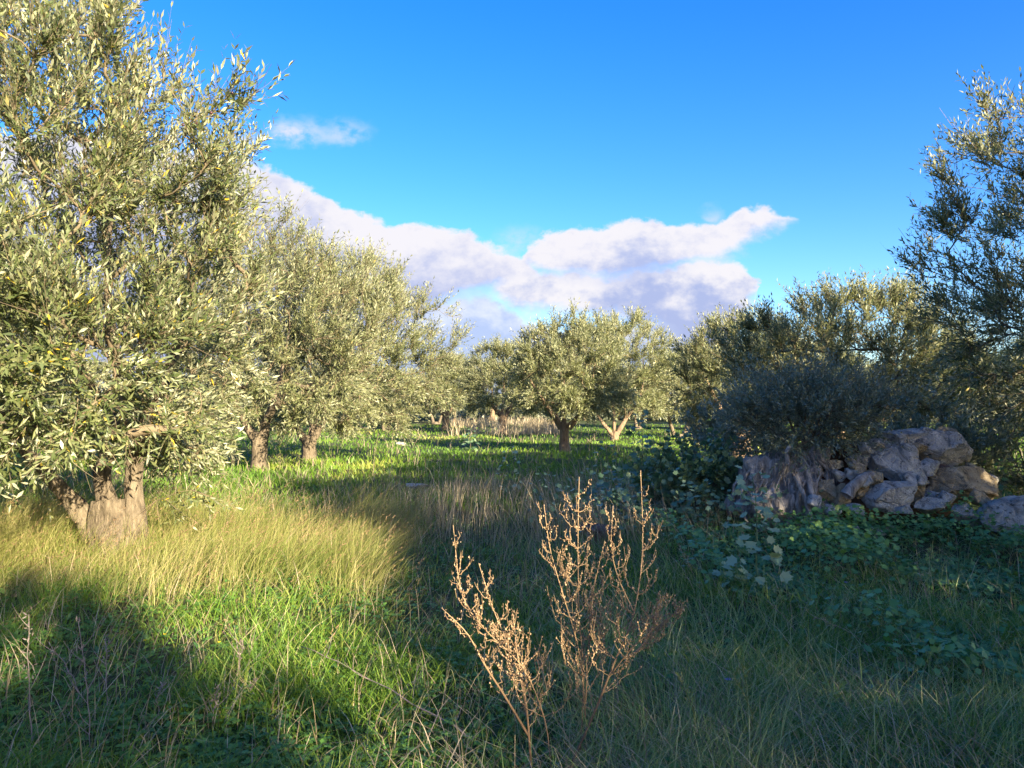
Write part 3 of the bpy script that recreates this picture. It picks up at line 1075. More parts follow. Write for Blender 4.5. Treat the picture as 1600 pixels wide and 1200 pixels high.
# longer pale grass on the right and in the middle
mb = MB()
x, y = scatter(rng, 30000, 3.0, 12, 1.3)
k = (rng.random(len(x)) < sstep(x, -.6, .6) * (.25 + .75 * sstep(vnoise(x * 1.3 + 70, y * 1.3, 71), .3, .6)) * (1 - .45 * herb_zone(x, y))) & ~heap_zone(x, y)
x, y = x[k], y[k]
n = len(x)
h = .16 + .30 * rng.random(n)
cl = (vnoise(x * 1.8, y * 1.8, 72) - .5) * 2.0
lean = (rng.normal(size=(n, 2)) * .45 + np.stack([cl * .8, cl * .3], -1)) * h[:, None]
add_blades(mb, rng, x, y, h, lean, .0035 + .004 * rng.random(n), 4, .8)
stuff(mb, "long_grass", 'long', "longer pale green grass in the shade on the right", "grass")
# tangle of leafy weeds between the field and the stump
mb = MB()
x = .2 + 3.6 * rng.random(6500)
y = 8.8 + 4.2 * rng.random(6500)
dn = np.exp(-((x - 2.2) / 1.2) ** 2 - ((y - 10.8) / 1.5) ** 2) * (.3 + 1.0 * vnoise(x * 1.7, y * 1.7, 75))
k = rng.random(6500) < dn
x, y = x[k], y[k]
n = len(x)
top = .15 + .85 * vnoise(x * 2.2 + 5, y * 2.2, 76) ** 1.3
c0 = np.stack([x, y, gz(x, y) + top * (.15 + .85 * rng.random(n) ** .7)], -1)
a0 = rng.random(n) * 2 * math.pi
ln = .04 + .05 * rng.random(n)
V, F = cards(c0, np.stack([np.cos(a0), np.sin(a0) - .3, rng.normal(size=n) * .35], -1), rng.normal(size=(n, 3)) * .4 + np.array([0, -.4, 1]), ln, ln * .95, LEAF_HERB)
mb.add(V, F, np.repeat(rng.random(n), len(LEAF_HERB[0])))
stuff(mb, "weed_tangle", 'mallow', "tangle of dull green leafy weeds between the field and the stump", "weeds")
# dry tufts over the meadow
mb = MB()
x, y = scatter(rng, 7000, 12, 50, 1.3)
k = (vnoise(x * .8 + 30, y * .5, 81) > .52) & ~heap_zone(x, y)
x, y = x[k], y[k]
n = len(x)
h = .2 + .45 * rng.random(n)
add_blades(mb, rng, x, y, h, rng.normal(size=(n, 2)) * .35 * h[:, None], .006 + y * .0004, 3, .8)
stuff(mb, "dry_tufts", 'straw', "sparse dry tufts standing in the meadow", "grass")
# scrub closing the horizon under the last row
mb = MB()
n = 16000
x = rng.random(n) * 190 - 95
y = 88 + 22 * rng.random(n)
top = 1.3 + 2.2 * vnoise(x * .25, y * .1, 61)
c0 = np.stack([x, y, gz(x, y) + top * rng.random(n)], -1)
V, F = cards(c0, rng.normal(size=(n, 3)) + np.array([0, 0, .4]), rng.normal(size=(n, 3)) + np.array([0, -.4, .4]), .65 + .5 * rng.random(n), .40 + .25 * rng.random(n), LEAF_FAR)
mb.add(V, F, np.repeat(rng.random(n), 4))
stuff(mb, "far_scrub", 'wild', "dark scrub closing the horizon under the last trees", "scrub")
# straw among the green, shaded thicket in the middle, dry fringe at the back
mb = MB()
x, y = scatter(rng, 52000, 2.9, 20, 1.15)
mid = np.clip(1.7 * np.exp(-((x - .9) / 2.6) ** 2 - ((y - 12.3) / 3.0) ** 2), 0, 1) * (.35 + .65 * sstep(vnoise(x * 1.1 + 4, y * .9, 22), .25, .6))
rgt = sstep(x, -.2, .8) * (1 - sstep(y, 7, 9)) * sstep(vnoise(x * 1.2 + 9, y * 1.2, 21), .35, .7)
msh = sstep(y, 9, 11) * (1 - sstep(y, 14, 16)) * .35
k = (rng.random(len(x)) < np.clip(  .10 + mid + .22 * rgt + msh, 0, 1) * (1 - .6 * herb_zone(x, y))) & ~heap_zone(x, y)
x, y, mid = x[k], y[k], mid[k]
n = len(x)
h = .16 + .26 * rng.random(n) + .55 * mid * rng.random(n)
ld = rng.normal(size=(n, 2)) * .40 + np.where(x > .3, -.45, .15)[:, None] * np.array([[1, -.1]])
lean = ld * h[:, None] * np.where(mid > .4, .5, 1.1)[:, None]
add_blades(mb, rng, x, y, h, lean, .0035 + .003 * rng.random(n) + y * .00025, 4, .7)
x, y = scatter(rng, 3600, 3.0, 9, 1.3)
k = (x > -.2) & ~heap_zone(x, y)
x, y = x[k], y[k]
n = len(x)
h = .08 + .26 * rng.random(n)
a = np.where(rng.random(n) < .7, 2.6, .5) + rng.normal(size=n) * .5
ll = .20 + .40 * rng.random(n)
add_blades(mb, rng, x, y, h, np.stack([np.cos(a) * ll, np.sin(a) * ll * .6], -1), .0032 + .002 * rng.random(n), 4, .25, r=.45 + .55 * rng.random(n))
x, y = scatter(rng, 9000, 47, 74, 1.2, fan=.2)
x = x + y * .0
k = (vnoise(x * .35, y * .2, 33) > .35) & (x > -5.5) & (x < 3.5)
x, y = x[k], y[k]
n = len(x)
h = .5 + .8 * rng.random(n)
add_blades(mb, rng, x, y, h, rng.normal(size=(n, 2)) * .25 * h[:, None], .03 + .03 * rng.random(n), 3, r=.4 + .6 * rng.random(n))
stuff(mb, "dry_straw", 'straw', "grey dry straw lying and standing among the green grass", "straw")
# leafy herbs on the right
mb = MB()
x, y = scatter(rng, 38000, 4.0, 10.3, 1.0, xlim=(.2, 8.0))
k = (rng.random(len(x)) < herb_zone(x, y)) & ~heap_zone(x, y)
x, y = x[k], y[k]
n = len(x)
hz = vnoise(x * 1.3, y * 1.3, 41)
top = .10 + .38 * sstep(hz, .25, .8)
c0 = np.stack([x, y, gz(x, y) + top * (.25 + .75 * rng.random(n) ** .6)], -1)
a0 = rng.random(n) * 2 * math.pi
d = np.stack([np.cos(a0), np.sin(a0) - .3, .15 + rng.normal(size=n) * .3], -1)
ln = .026 + .040 * rng.random(n)
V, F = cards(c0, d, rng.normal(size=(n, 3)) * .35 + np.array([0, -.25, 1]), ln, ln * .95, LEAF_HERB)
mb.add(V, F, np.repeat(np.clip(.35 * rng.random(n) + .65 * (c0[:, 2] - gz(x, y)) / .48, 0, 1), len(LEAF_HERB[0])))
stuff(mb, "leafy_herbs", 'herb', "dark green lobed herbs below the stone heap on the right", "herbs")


# ------------------------------------------------------------------ stone heap
def ico(sub):
    import bmesh
    bm = bmesh.new()
    bmesh.ops.create_icosphere(bm, subdivisions=sub, radius=1)
    bm.verts.ensure_lookup_table()
    V = np.array([v.co[:] for v in bm.verts])
    F = np.array([[v.index for v in f.verts] for f in bm.faces])
    bm.free()
    return V, F


ICO4, ICO2 = ico(5), ico(3)


def rock_mesh(name, mat, size, seed, planes=17, base=ICO4, rough=.75):
    """a broken limestone block: a ball cut by planes, then pitted"""
    rng = np.random.default_rng(seed)
    V, F = base
    V = V.copy()
    for _ in range(planes):
        d = unit(rng.normal(size=3))
        c = .46 + .38 * rng.random()
        t = V @ d
        over = np.maximum(t - c, 0)
        V -= over[:, None] * d[None] * .985
    out = np.empty_like(V)
    for i, v in enumerate(V):
        p = Vector(v)
        n = mnoise.fractal(p * 1.7 + Vector((seed, 0, 0)), .9, 2.1, 3)
        n2 = mnoise.fractal(p * 5.5 + Vector((0, seed, 0)), .7, 2.2, 4)
        rg = abs(mnoise.noise(p * 3.3 + Vector((0, 0, seed))))
        out[i] = v * (1 + rough * (.09 * n + .085 * n2 - .16 * max(0, .18 - rg)))
    mn, mx = out.min(0), out.max(0)
    out = ((out - (mn + mx) / 2) / (mx - mn)) * np.array(size)
    mb = MB()
    mb.add(out, F)
    return mb.mesh(name, M[mat], True)


def rock(name, label, px, py, Y, w, h, mat, seed, tilt=0.0, depth=.8, cat="rock", group="rocks of the stone heap", base=ICO4):
    p = spot(px, py, Y)
    W, H = w * Y / 1200, h * Y / 1200
    o = bpy.data.objects.new(name, rock_mesh(name, mat, (W * 1.12, W * depth, H * 1.15), seed, base=base))
    o.location = p
    o.rotation_euler = (0, tilt, 0)
    COL.objects.link(o)
    return tag(o, label, cat, group)


mbm = MB()
V, F = ICO4
Vm = V.copy()
keep = []
for i, v in enumerate(V):
    n = mnoise.fractal(Vector(v) * 2.6, .8, 2.1, 4)
    Vm[i] = v * (1 + .16 * n)
Vm = Vm * np.array([1.42, .78, 1.02]) + np.array([4.85, 10.75, .06])
mbm.add(Vm, F)
o = mbm.build("earth_mound", M['soil'], None, True)
o["kind"] = "structure"

rock("boulder", "large grey boulder at the top right of the stone heap", 1466, 704, 10.3, 92, 58, 'rock', 101, .25)
rock("boulder", "large two-lobed grey boulder in the middle of the stone heap", 1402, 727, 9.9, 74, 60, 'rock', 102, .35)
rock("rock", "knobbly grey rock leaning on the left of the two-lobed boulder", 1378, 714, 10.05, 44, 46, 'rock', 103, -.3)
rock("slab", "flat grey slab lying on top of the stone heap", 1411, 686, 10.3, 64, 27, 'rock', 104, -.08, .7)
rock("rock", "small three-sided grey rock wedged between the two big boulders", 1449, 732, 9.85, 34, 32, 'rock', 105, .5)
rock("boulder", "broad ochre and grey boulder at the right of the stone heap", 1500, 757, 9.95, 100, 52, 'rock_tan', 106, .05)
rock("boulder", "long grey boulder low in the front of the stone heap", 1389, 774, 9.5, 76, 46, 'rock', 107, .12)
rock("rock", "narrow upright tan rock right of the low front boulder", 1433, 770, 9.6, 22, 36, 'rock_tan', 108, .1)
rock("rock", "rounded pale rock at the foot of the heap above the herbs", 1450, 791, 9.35, 40, 26, 'rock_white', 109, 0)
rock("rock", "flat grey rock on top of the rounded pale one", 1456, 775, 9.6, 32, 15, 'rock', 110, .1)
rock("boulder", "long white pitted boulder cut off by the right edge", 1574, 806, 9.2, 96, 56, 'rock_white', 111, -.06)
rock("rock", "white sloping rock left of the long white boulder", 1508, 803, 9.3, 50, 30, 'rock_white', 112, .35)
rock("rock", "small sunlit tan rock on the back of the heap", 1476, 676, 10.9, 30, 16, 'rock_tan', 113, .1)
rock("rock", "small dark rock behind the flat top slab", 1446, 675, 10.7, 24, 14, 'rock', 114, .1)
rock("rock", "small brown rock under the top right boulder", 1476, 736, 10.05, 26, 18, 'rock_red', 115, .2)
rock("rock", "small grey rock at the right tail of the heap", 1545, 750, 10.1, 30, 18, 'rock', 116, .2)
rock("rock", "yellowish angular rock beside the old stump", 1287, 764, 9.6, 36, 31, 'rock_tan', 117, .15)
rock("rock", "upright yellowish rock, right of the angular one by the stump", 1315, 776, 9.55, 27, 38, 'rock_tan', 118, .1)
rock("slab", "flat grey rock under the wild shrub", 1296, 727, 9.95, 38, 18, 'rock', 119, -.05)
rock("rock", "dark grey block left of the knobbly rock", 1342, 727, 9.95, 36, 32, 'rock', 120, .1)
rock("rock", "small reddish rock above the upright yellowish one", 1322, 752, 9.7, 22, 16, 'rock_red', 121, .2)
rock("rock", "small tan rock left of the low front boulder", 1347, 768, 9.5, 22, 22, 'rock_tan', 122, .2)
for i, (a, b, Y, w, h) in enumerate([(1425, 748, 9.75, 22, 18), (1441, 752, 9.7, 18, 14), (1368, 746, 9.7, 24, 18), (1352, 752, 9.65, 20, 16), (1330, 742, 9.8, 20, 14), (1418, 704, 10.15, 26, 18), (1436, 700, 10.2, 20, 14),
                                    (1372, 694, 10.2, 24, 16), (1352, 702, 10.1, 22, 14), (1478, 778, 9.6, 26, 18), (1530, 778, 9.6, 28, 18), (1310, 742, 9.8, 18, 13), (1272, 782, 9.45, 18, 14), (1412, 796, 9.3, 20, 13), (1520, 735, 10.2, 24, 15), (1300, 796, 9.4, 20, 14), (1336, 796, 9.4, 22, 15)]):
    rock("fill_stone", "small stone wedged in a gap between the big rocks of the heap", a, b, Y - .22, w * 1.15, h * 1.15, ('rock', 'rock_white', 'rock_tan', 'rock')[i % 4], 160 + i, .3 * (i % 3), .9, "stone", "small stones in the gaps of the heap", ICO2)
for i, (a, b, w, h) in enumerate([(1361, 829, 16, 10), (1352, 837, 13, 9), (1374, 833, 18, 11), (1392, 826, 14, 9), (1338, 826, 12, 8)]):
    rock("rubble_stone", "small loose stone in the soil at the foot of the heap", a, b, 9.15 - .05 * i, w, h, 'rock_tan' if i % 2 else 'rock', 130 + i, 0, .9, "stone", "loose stones at the foot of the heap", ICO2)
rock("rock", "reddish brown rock lying in the grass behind the dead weeds", 935, 836, 9.3, 66, 30, 'rock_red', 140, .05, .7, "rock", None)
for i, (a, b, Y, w, h, lb) in enumerate([(653, 759, 15.3, 34, 7, "flat pale stone in the sunlit grass in mid-field"), (628, 694, 33, 20, 7, "pale flat stone in the shaded meadow left of centre")]):
    rock("flat_stone", lb, a, b, Y, w, h, 'rock_white', 150 + i, 0, .9, "stone", None, ICO2)


# ------------------------------------------------------------------ old stump
def build_stump():
    base = np.array([3.52, 9.75, float(gz(3.52, 9.75))])
    root = empty("tree_stump", base, "gnarled grey olive stump with twisted roots left of the stone heap", "stump")
    rng = np.random.default_rng(77)
    V, F = ICO4
    W = np.empty_like(V)
    for i, v in enumerate(V):
        p = Vector(v)
        tw = Vector((p.x + .35 * p.z, p.y, p.z))
        r1 = abs(mnoise.noise(Vector((tw.x * 5.0, tw.y * 5.0, tw.z * 1.1)) + Vector((4, 1, 0))))
        r2 = abs(mnoise.noise(Vector((tw.x * 15, tw.y * 15, tw.z * 2.5)) + Vector((1, 7, 0)))) + .5 * mnoise.noise(p * 9)
        b = mnoise.fractal(p * 1.6 + Vector((9, 3, 2)), .9, 2.1, 3)
        hol = max(0., mnoise.noise(p * 2.3 + Vector((2, 2, 8))) - .15)
        k = 1 + .34 * b + .26 * (r1 - .3) + .17 * (r2 - .25) - .8 * hol
        W[i] = v * k
    W = W * np.array([.60, .42, .66]) + np.array([-.05, .18, .36])
    W[:, 0] += .22 * np.clip(W[:, 2] - .3, 0, 1)
    body = MB()
    body.add(W, F)
    body.build("body", M['wood'], root, True)
    st = MB()
    for j in range(48):
        a = -3.3 + 3.5 * rng.random()
        t0, t1 = .05 + .35 * rng.random(), .6 + .35 * rng.random()
        tt = np.linspace(t0, t1, 9)
        aa = a + .5 * (tt - t0) + np.cumsum(rng.normal(size=9) * .11)
        pr = np.sin(tt * math.pi * .92 + .15) * (1.0 + .10 * rng.random())
        zz = .36 + .66 * np.cos(tt * math.pi)
        P = np.stack([-.05 + .60 * pr * np.cos(aa) + .22 * np.clip(zz - .3, 0, 1), .18 + .42 * pr * np.sin(aa), zz], -1) + rng.normal(size=(9, 3)) * .012
        V, F = tubes(P[None], (.008 + .024 * rng.random() ** 2) * np.interp(np.linspace(0, 1, 9), [0, .5, 1], [.4, 1, .3])[None], 5)
        st.add(V, F)
    st.build("bark_fibres", M['wood'], root, True, kind="stuff")
    for j in range(9):
        a = -2.9 + j * .36 + rng.normal() * .15
        r = .42 + .3 * rng.random()
        z1 = .25 + .5 * rng.random()
        pts = [np.array([.30 * math.cos(a + .3), .15 + .25 * math.sin(a + .3), z1]), np.array([.46 * math.cos(a + .15) + rng.normal() * .05, .12 + .36 * math.sin(a), z1 * .7 + rng.normal() * .04]),
               np.array([r * math.cos(a) + rng.normal() * .06, .12 + r * .8 * math.sin(a), .14 + rng.normal() * .05]), np.array([(r + .2) * math.cos(a - .2), .1 + (r + .1) * .8 * math.sin(a), -.12])]
        mb = MB()
        rough_tube(mb, resample(pts, 18), np.interp(np.linspace(0, 1, 18), [0, .5, 1], [.05, .055, .02]) * (.45 + .9 * rng.random()), 9, j * 3.3, .6, 8.0, 0)
        mb.build("root", M['wood'], root, True)
    for pts, r0 in (([spot(1262, 738, 9.55), spot(1268, 770, 9.4), spot(1284, 805, 9.3), spot(1293, 838, 9.25)], .040), ([spot(1243, 745, 9.5), spot(1256, 775, 9.35), spot(1266, 806, 9.3), spot(1270, 825, 9.25)], .034),
                    ([spot(1267, 738, 9.55), spot(1263, 752, 9.5), spot(1262, 775, 9.45)], .022), ([spot(1232, 725, 9.5), spot(1228, 708, 9.5), spot(1234, 697, 9.5)], .032)):
        mb = MB()
        rough_tube(mb, resample(np.array(pts) - base, 14), np.linspace(r0, r0 * .6, 14), 8, r0 * 99, .25, 7.0, 0)
        mb.build("dead_branch", M['wood'], root, True)
    lg = MB()
    rough_tube(lg, resample([spot(1322, 775, 9.35), spot(1340, 752, 9.4), spot(1362, 741, 9.45)], 12), np.linspace(.075, .05, 12), 10, 3.3, .3, 6, 0)
    tag(lg.build("dead_log", M['wood'], None, True), "short broken grey log lying across the stone heap", "log")


build_stump()


# ------------------------------------------------------------------ shrubs and tall herbs
def shrub(loc, label, seed, c, rad3, n_attr, n_shoot, pairs, leaf_len, mat, name="wild_shrub", cat="shrub", ratio=.34, tmpl=LEAF_FAR, shoot_len=.22, zb=0.1, stems=5, spread=.3, up=.5):
    rng = np.random.default_rng(seed)
    z0 = float(gz(*loc))
    root = empty(name, (loc[0], loc[1], z0), label, cat)
    c = np.array(c, float)
    limbs = []
    for j in range(stems):
        a = j * 2 * math.pi / stems + rng.random()
        limbs.append(np.array([[.06 * math.cos(a), .06 * math.sin(a), c[2] - rad3[2] * 1.05], [spread * .5 * math.cos(a) + c[0] * .4, spread * .5 * math.sin(a), c[2] - rad3[2] * .4],
                               [spread * math.cos(a) + c[0], spread * math.sin(a), c[2] + .1]]))
    pts = crown_points(rng, n_attr, c, rad3, zb, .42, seed, .3)
    paths, rad, nl = grow(rng, limbs, pts, c, r_tip=.003, pw=.40)
    for j in range(nl):
        mb = MB()
        V, F = tubes(resample(paths[j], 10)[None], np.linspace(.022, .010, 10)[None], 6)
        mb.add(V, F)
        mb.build("stem", M['twig'], root, True)
    mb = MB()
    V, F = tubes(np.array(paths[nl:]), np.array(rad[nl:]), 4)
    mb.add(V, F)
    S = shoots(rng, paths, nl, n_shoot, c, rad3, shoot_len, up, low_droop=.1)
    V, F = ribbons(rng, S[:, [0, 2, 3]], .004)
    mb.add(V, F)
    mb.build("branches", M['twig'], root, True, kind="stuff")
    arr = shoot_leaves(rng, S, pairs, leaf_len, ratio)
    V, F = cards(*arr[:5], tmpl)
    mb = MB()
    mb.add(V, F, np.repeat(arr[5], len(tmpl[0])))
    mb.build("foliage", M[mat], root, kind="stuff")
    return root


shrub((3.85, 10.15), "dark wild olive shrub sprouting from the old stump", 201, (.05, 0, 1.30), (1.05, .75, .50), 260, 1700, 8, .054, 'wild', shoot_len=.34, zb=.75, stems=7, up=.6)
shrub((2.55, 10.6), "dark bushy mallow with lobed leaves left of the stump", 202, (0, 0, .48), (.68, .6, .50), 130, 330, 4, .072, 'mallow', "mallow_bush", "shrub", .95, LEAF_LOBED, .20, .05, 6)
shrub((4.1, 12.2), "dull green shrub behind the wild olive shrub", 203, (0, 0, .8), (1.3, .8, .75), 150, 900, 6, .09, 'wild', shoot_len=.28, zb=.1)

shrub((7.4, 13.6), "dull green shrub in the shade behind the heap's right end", 204, (0, 0, .75), (1.2, .8, .75), 130, 900, 6, .09, 'wild', shoot_len=.3, zb=.1)
shrub((9.6, 14.2), "dull green shrub under the right-edge tree", 205, (0, 0, .8), (1.3, .9, .8), 130, 900, 6, .09, 'wild', shoot_len=.3, zb=.1)


def leafy_stalk(base, top, label, seed, mat, n, leaf, name="mallow_plant", spreadr=.14, lean=0.0, cat="plant", bare=.15):
    """an upright herb: stem plus separate lobed leaves"""
    rng = np.random.default_rng(seed)
    base = np.array(base, float)
    root = empty(name, base, label, cat)
    H = top - base[2]
    path = resample([(0, 0, -.05), (lean * .3, 0, H * .35), (lean * .6 + .02, 0, H * .7), (lean, 0, H)], 10)
    mb = MB()
    V, F = tubes(path[None], np.linspace(.007, .003, 10)[None], 6)
    mb.add(V, F, .2)
    mb.build("stem", M['mallow' if mat != 'mallow' else 'straw'], root, True)
    shp = []
    for q in range(3):
        m = MB()
        m.add(LEAF_LOBED[0], LEAF_LOBED[1], [.2, .6, .95][q])
        shp.append(m.mesh("leaf", M[mat]))
    for j in range(n):
        t = bare + (1 - bare) * j / max(1, n - 1)
        p = path[min(9, int(t * 9))] * (1 - (t * 9 % 1)) + path[min(9, int(t * 9) + 1)] * (t * 9 % 1)
        a = j * 2.4 + rng.normal() * .4
        r = spreadr * (1.15 - .8 * t) * (.5 + .7 * rng.random())
        d = np.array([math.cos(a), math.sin(a), .15 + rng.normal() * .25])
        q = p + d * r
        d2 = unit(d + np.array([0, 0, -.35 + rng.normal() * .3]))
        nn = np.array([0, -.35, 1.]) + rng.normal(size=3) * .35
        s = unit(np.cross(d2, nn))
        nn = np.cross(s, d2)
        L = leaf * (1.1 - .55 * t) * (.7 + .5 * rng.random())
        ob = bpy.data.objects.new("leaf", shp[int(rng.integers(0, 3)) if rng.random() > .06 else 2])
        COL.objects.link(ob)
        ob.parent = root
        ob.matrix_local = Matrix(((s[0] * L, d2[0] * L, nn[0] * L, q[0]), (s[1] * L, d2[1] * L, nn[1] * L, q[1]), (s[2] * L, d2[2] * L, nn[2] * L, q[2]), (0, 0, 0, 1)))
    return root


def ground_at(px, Y):
    p = spot(px, 900, Y)
    return (p[0], Y, float(gz(p[0], Y)))


leafy_stalk(ground_at(1184, 6.3), spot(1176, 740, 6.3)[2], "tall pale green mallow standing in front of the old stump", 301, 'pale_mallow', 74, .105, lean=-.04, spreadr=.19)
leafy_stalk(ground_at(1148, 6.5), spot(1148, 880, 6.5)[2], "short pale green mallow left of the tall pale one", 302, 'pale_mallow', 28, .09, spreadr=.17)
leafy_stalk(ground_at(1003, 11.0), spot(1003, 648, 11.0)[2], "tall dark leafy herb standing before the small twin-stemmed tree", 303, 'mallow', 60, .15, spreadr=.24)
leafy_stalk(ground_at(948, 11.4), spot(944, 690, 11.4)[2], "dark leafy herb left of the tallest leafy one", 304, 'mallow', 40, .12, spreadr=.22)
leafy_stalk(ground_at(794, 13.5), spot(792, 700, 13.5)[2], "yellow-green leafy herb in the middle of the field", 305, 'pale_mallow', 36, .10, spreadr=.2)
leafy_stalk(ground_at(735, 30), spot(733, 672, 30)[2], "dark small herb in the meadow shade, left of centre", 306, 'mallow', 24, .22, spreadr=.25)
leafy_stalk(ground_at(1108, 32), spot(1108, 655, 32)[2], "bright green herb in sunlit meadow right of the twin stems", 307, 'herb', 24, .25, spreadr=.3)
leafy_stalk(ground_at(1553, 12.5), spot(1553, 722, 12.5)[2], "bright green herb behind the heap at the right", 308, 'herb', 30, .13, spreadr=.22)


# ------------------------------------------------------------------ dead weeds with seed pods
def dead_weed(label, base, axes, seed):
    """axes: list of (points, side-branch count, side length)"""
    rng = np.random.default_rng(seed)
    base = np.array(base, float)
    root = empty("dead_weed", base, label, "weed", "dead weeds with seed pods")
    V1, F1 = (np.array([(1, 0, 0), (-1, 0, 0), (0, 1, 0), (0, -1, 0), (0, 0, 1.5), (0, 0, -1.5)], float), np.array([(0, 2, 4), (2, 1, 4), (1, 3, 4), (3, 0, 4), (2, 0, 5), (1, 2, 5), (3, 1, 5), (0, 3, 5)]))

    def pods(path, owner, t0, step=.0125):
        seg = np.linalg.norm(np.diff(path, axis=0), axis=1)
        L = seg.sum()
        n = max(3, int(L * (1 - t0) / step))
        t = t0 + (1 - t0) * (np.arange(n) + rng.random(n) * .6) / n
        x = t * (len(path) - 1)
        i = np.minimum(x.astype(int), len(path) - 2)
        f = (x - i)[:, None]
        ok = np.sin(t * 23 + rng.random() * 6) + rng.normal(size=n) * .7 > -.75       # pods have dropped in places
        i, f = i[ok], f[ok]
        n = len(i)
        if n == 0:
            return
        c = path[i] * (1 - f) + path[i + 1] * f + rng.normal(size=(n, 3)) * .0040
        r = (.0018 + .0026 * rng.random(n))
        mb = MB()
        V = c[:, None, :] + V1[None] * r[:, None, None] * (1 + .3 * rng.normal(size=(n, 1, 3)).clip(-1, 1))
        F = (np.arange(n) * 6)[:, None, None] + F1[None]
        mb.add(V.reshape(-1, 3), F.reshape(-1, 3), np.repeat(rng.random(n), 6))
        mb.build("seed_pods", M['pod'], owner, kind="stuff")
    for pts, nb, sl, dark, up in axes:
        path = resample(np.array(pts) - base, 16)
        mb = MB()
        V, F = tubes(path[None], np.linspace(.0065 if dark else .0036, .0015, 16)[None], 6)
        mb.add(V, F, np.repeat(np.linspace(.05 if dark else .4, .8, 16), 6))
        st = mb.build("stem", M['weed'], root, True)
        pods(path, st, .45)
        tan = unit(np.gradient(path, axis=0))
        for j in range(nb):
            t = .22 + .74 * (j + rng.random() * .5) / nb
            k = min(14, int(t * 15))
            p0 = path[k]
            a = rng.random() * 2 * math.pi
            side = np.array([math.cos(a), math.sin(a) * .6, 0])
            L = sl * (1.25 - .85 * t) * (.6 + .6 * rng.random())
            d0 = unit(side * 1.15 + tan[k] * .45)
            p3 = p0 + d0 * L * .55 + (tan[k] * .45 + np.array([0, 0, .5 * up])) * L * .6
            bp = bez(p0, p0 + d0 * L * .35, p0 + d0 * L * .62 + np.array([0, 0, .14 * L * up]), p3, 9)
            bp[1:] += rng.normal(size=(8, 3)) * .004
            mb = MB()
            V, F = tubes(bp[None], np.linspace(.0019, .0010, 9)[None], 4)
            mb.add(V, F, .55 + .3 * rng.random())
            subs = []
            for q in range(2 if L > .14 else 1 if L > .07 else 0):
                kk = int(rng.integers(3, 7))
                d1 = unit(unit(bp[kk + 1] - bp[kk]) + rng.normal(size=3) * .55 + np.array([0, 0, .35]))
                sp = bez(bp[kk], bp[kk] + d1 * L * .15, bp[kk] + d1 * L * .3, bp[kk] + d1 * L * .38 + np.array([0, 0, .10 * L]), 9)
                V, F = tubes(sp[None], np.linspace(.0013, .0008, 9)[None], 4)
                mb.add(V, F, .6)
                subs.append(sp)
            br = mb.build("branch", M['weed'], root, True)
            pods(bp, br, .15)
            for sp in subs:
                pods(sp, br, .1)


S3 = lambda a, b, Y=3.5: spot(a, b, Y)
dead_weed("tallest dead weed with seed pods in the centre foreground", ground_at(905, 3.6),
          [([S3(905, 1195, 3.6), S3(912, 1064, 3.6), S3(905, 960, 3.6), S3(903, 850, 3.6), S3(905, 745, 3.6)], 44, 0.242, False, 1.0),
           ([S3(915, 1120, 3.6), S3(905, 1020, 3.55), S3(880, 930, 3.5), S3(860, 860, 3.5), S3(850, 790, 3.5)], 24, 0.168, False, 1.0),
           ([S3(915, 1100, 3.6), S3(920, 1000, 3.65), S3(928, 920, 3.7), S3(945, 845, 3.7)], 20, 0.158, False, 1.0)], 401)
dead_weed("dead weed with dark leaning stem and pods, right of the tallest", ground_at(896, 3.35),
          [([S3(890, 1200, 3.35), S3(930, 1110, 3.38), S3(962, 1030, 3.4), S3(990, 960, 3.45), S3(1004, 860, 3.5), S3(1001, 735, 3.5)], 32, 0.231, True, 1.0),
           ([S3(950, 1060, 3.4), S3(990, 1010, 3.3), S3(1040, 970, 3.25), S3(1072, 945, 3.2)], 24, 0.179, False, 1.1),
           ([S3(975, 1035, 3.4), S3(1010, 1000, 3.5), S3(1025, 960, 3.55), S3(1032, 930, 3.55)], 16, 0.147, False, 1.0),
           ([S3(992, 960, 3.45), S3(965, 900, 3.5), S3(955, 850, 3.5), S3(958, 790, 3.5)], 14, 0.137, False, 1.0)], 402)
dead_weed("branching dead weed with pods leaning left, left of the tallest", ground_at(828, 3.35),
          [([S3(830, 1200, 3.35), S3(822, 1100, 3.35), S3(808, 1020, 3.4), S3(802, 960, 3.4)], 16, 0.137, True, .9),
           ([S3(862, 1205, 3.38), S3(850, 1120, 3.36), S3(815, 1040, 3.35), S3(762, 988, 3.3), S3(722, 930, 3.3), S3(708, 820, 3.3)], 36, 0.200, False, 1.0),
           ([S3(826, 1140, 3.36), S3(815, 1070, 3.4), S3(795, 1010, 3.45), S3(770, 950, 3.5), S3(748, 880, 3.5)], 24, 0.168, False, 1.0),
           ([S3(826, 1150, 3.35), S3(790, 1090, 3.33), S3(758, 1040, 3.3), S3(730, 990, 3.3), S3(690, 950, 3.3)], 16, 0.147, True, .8)], 403)


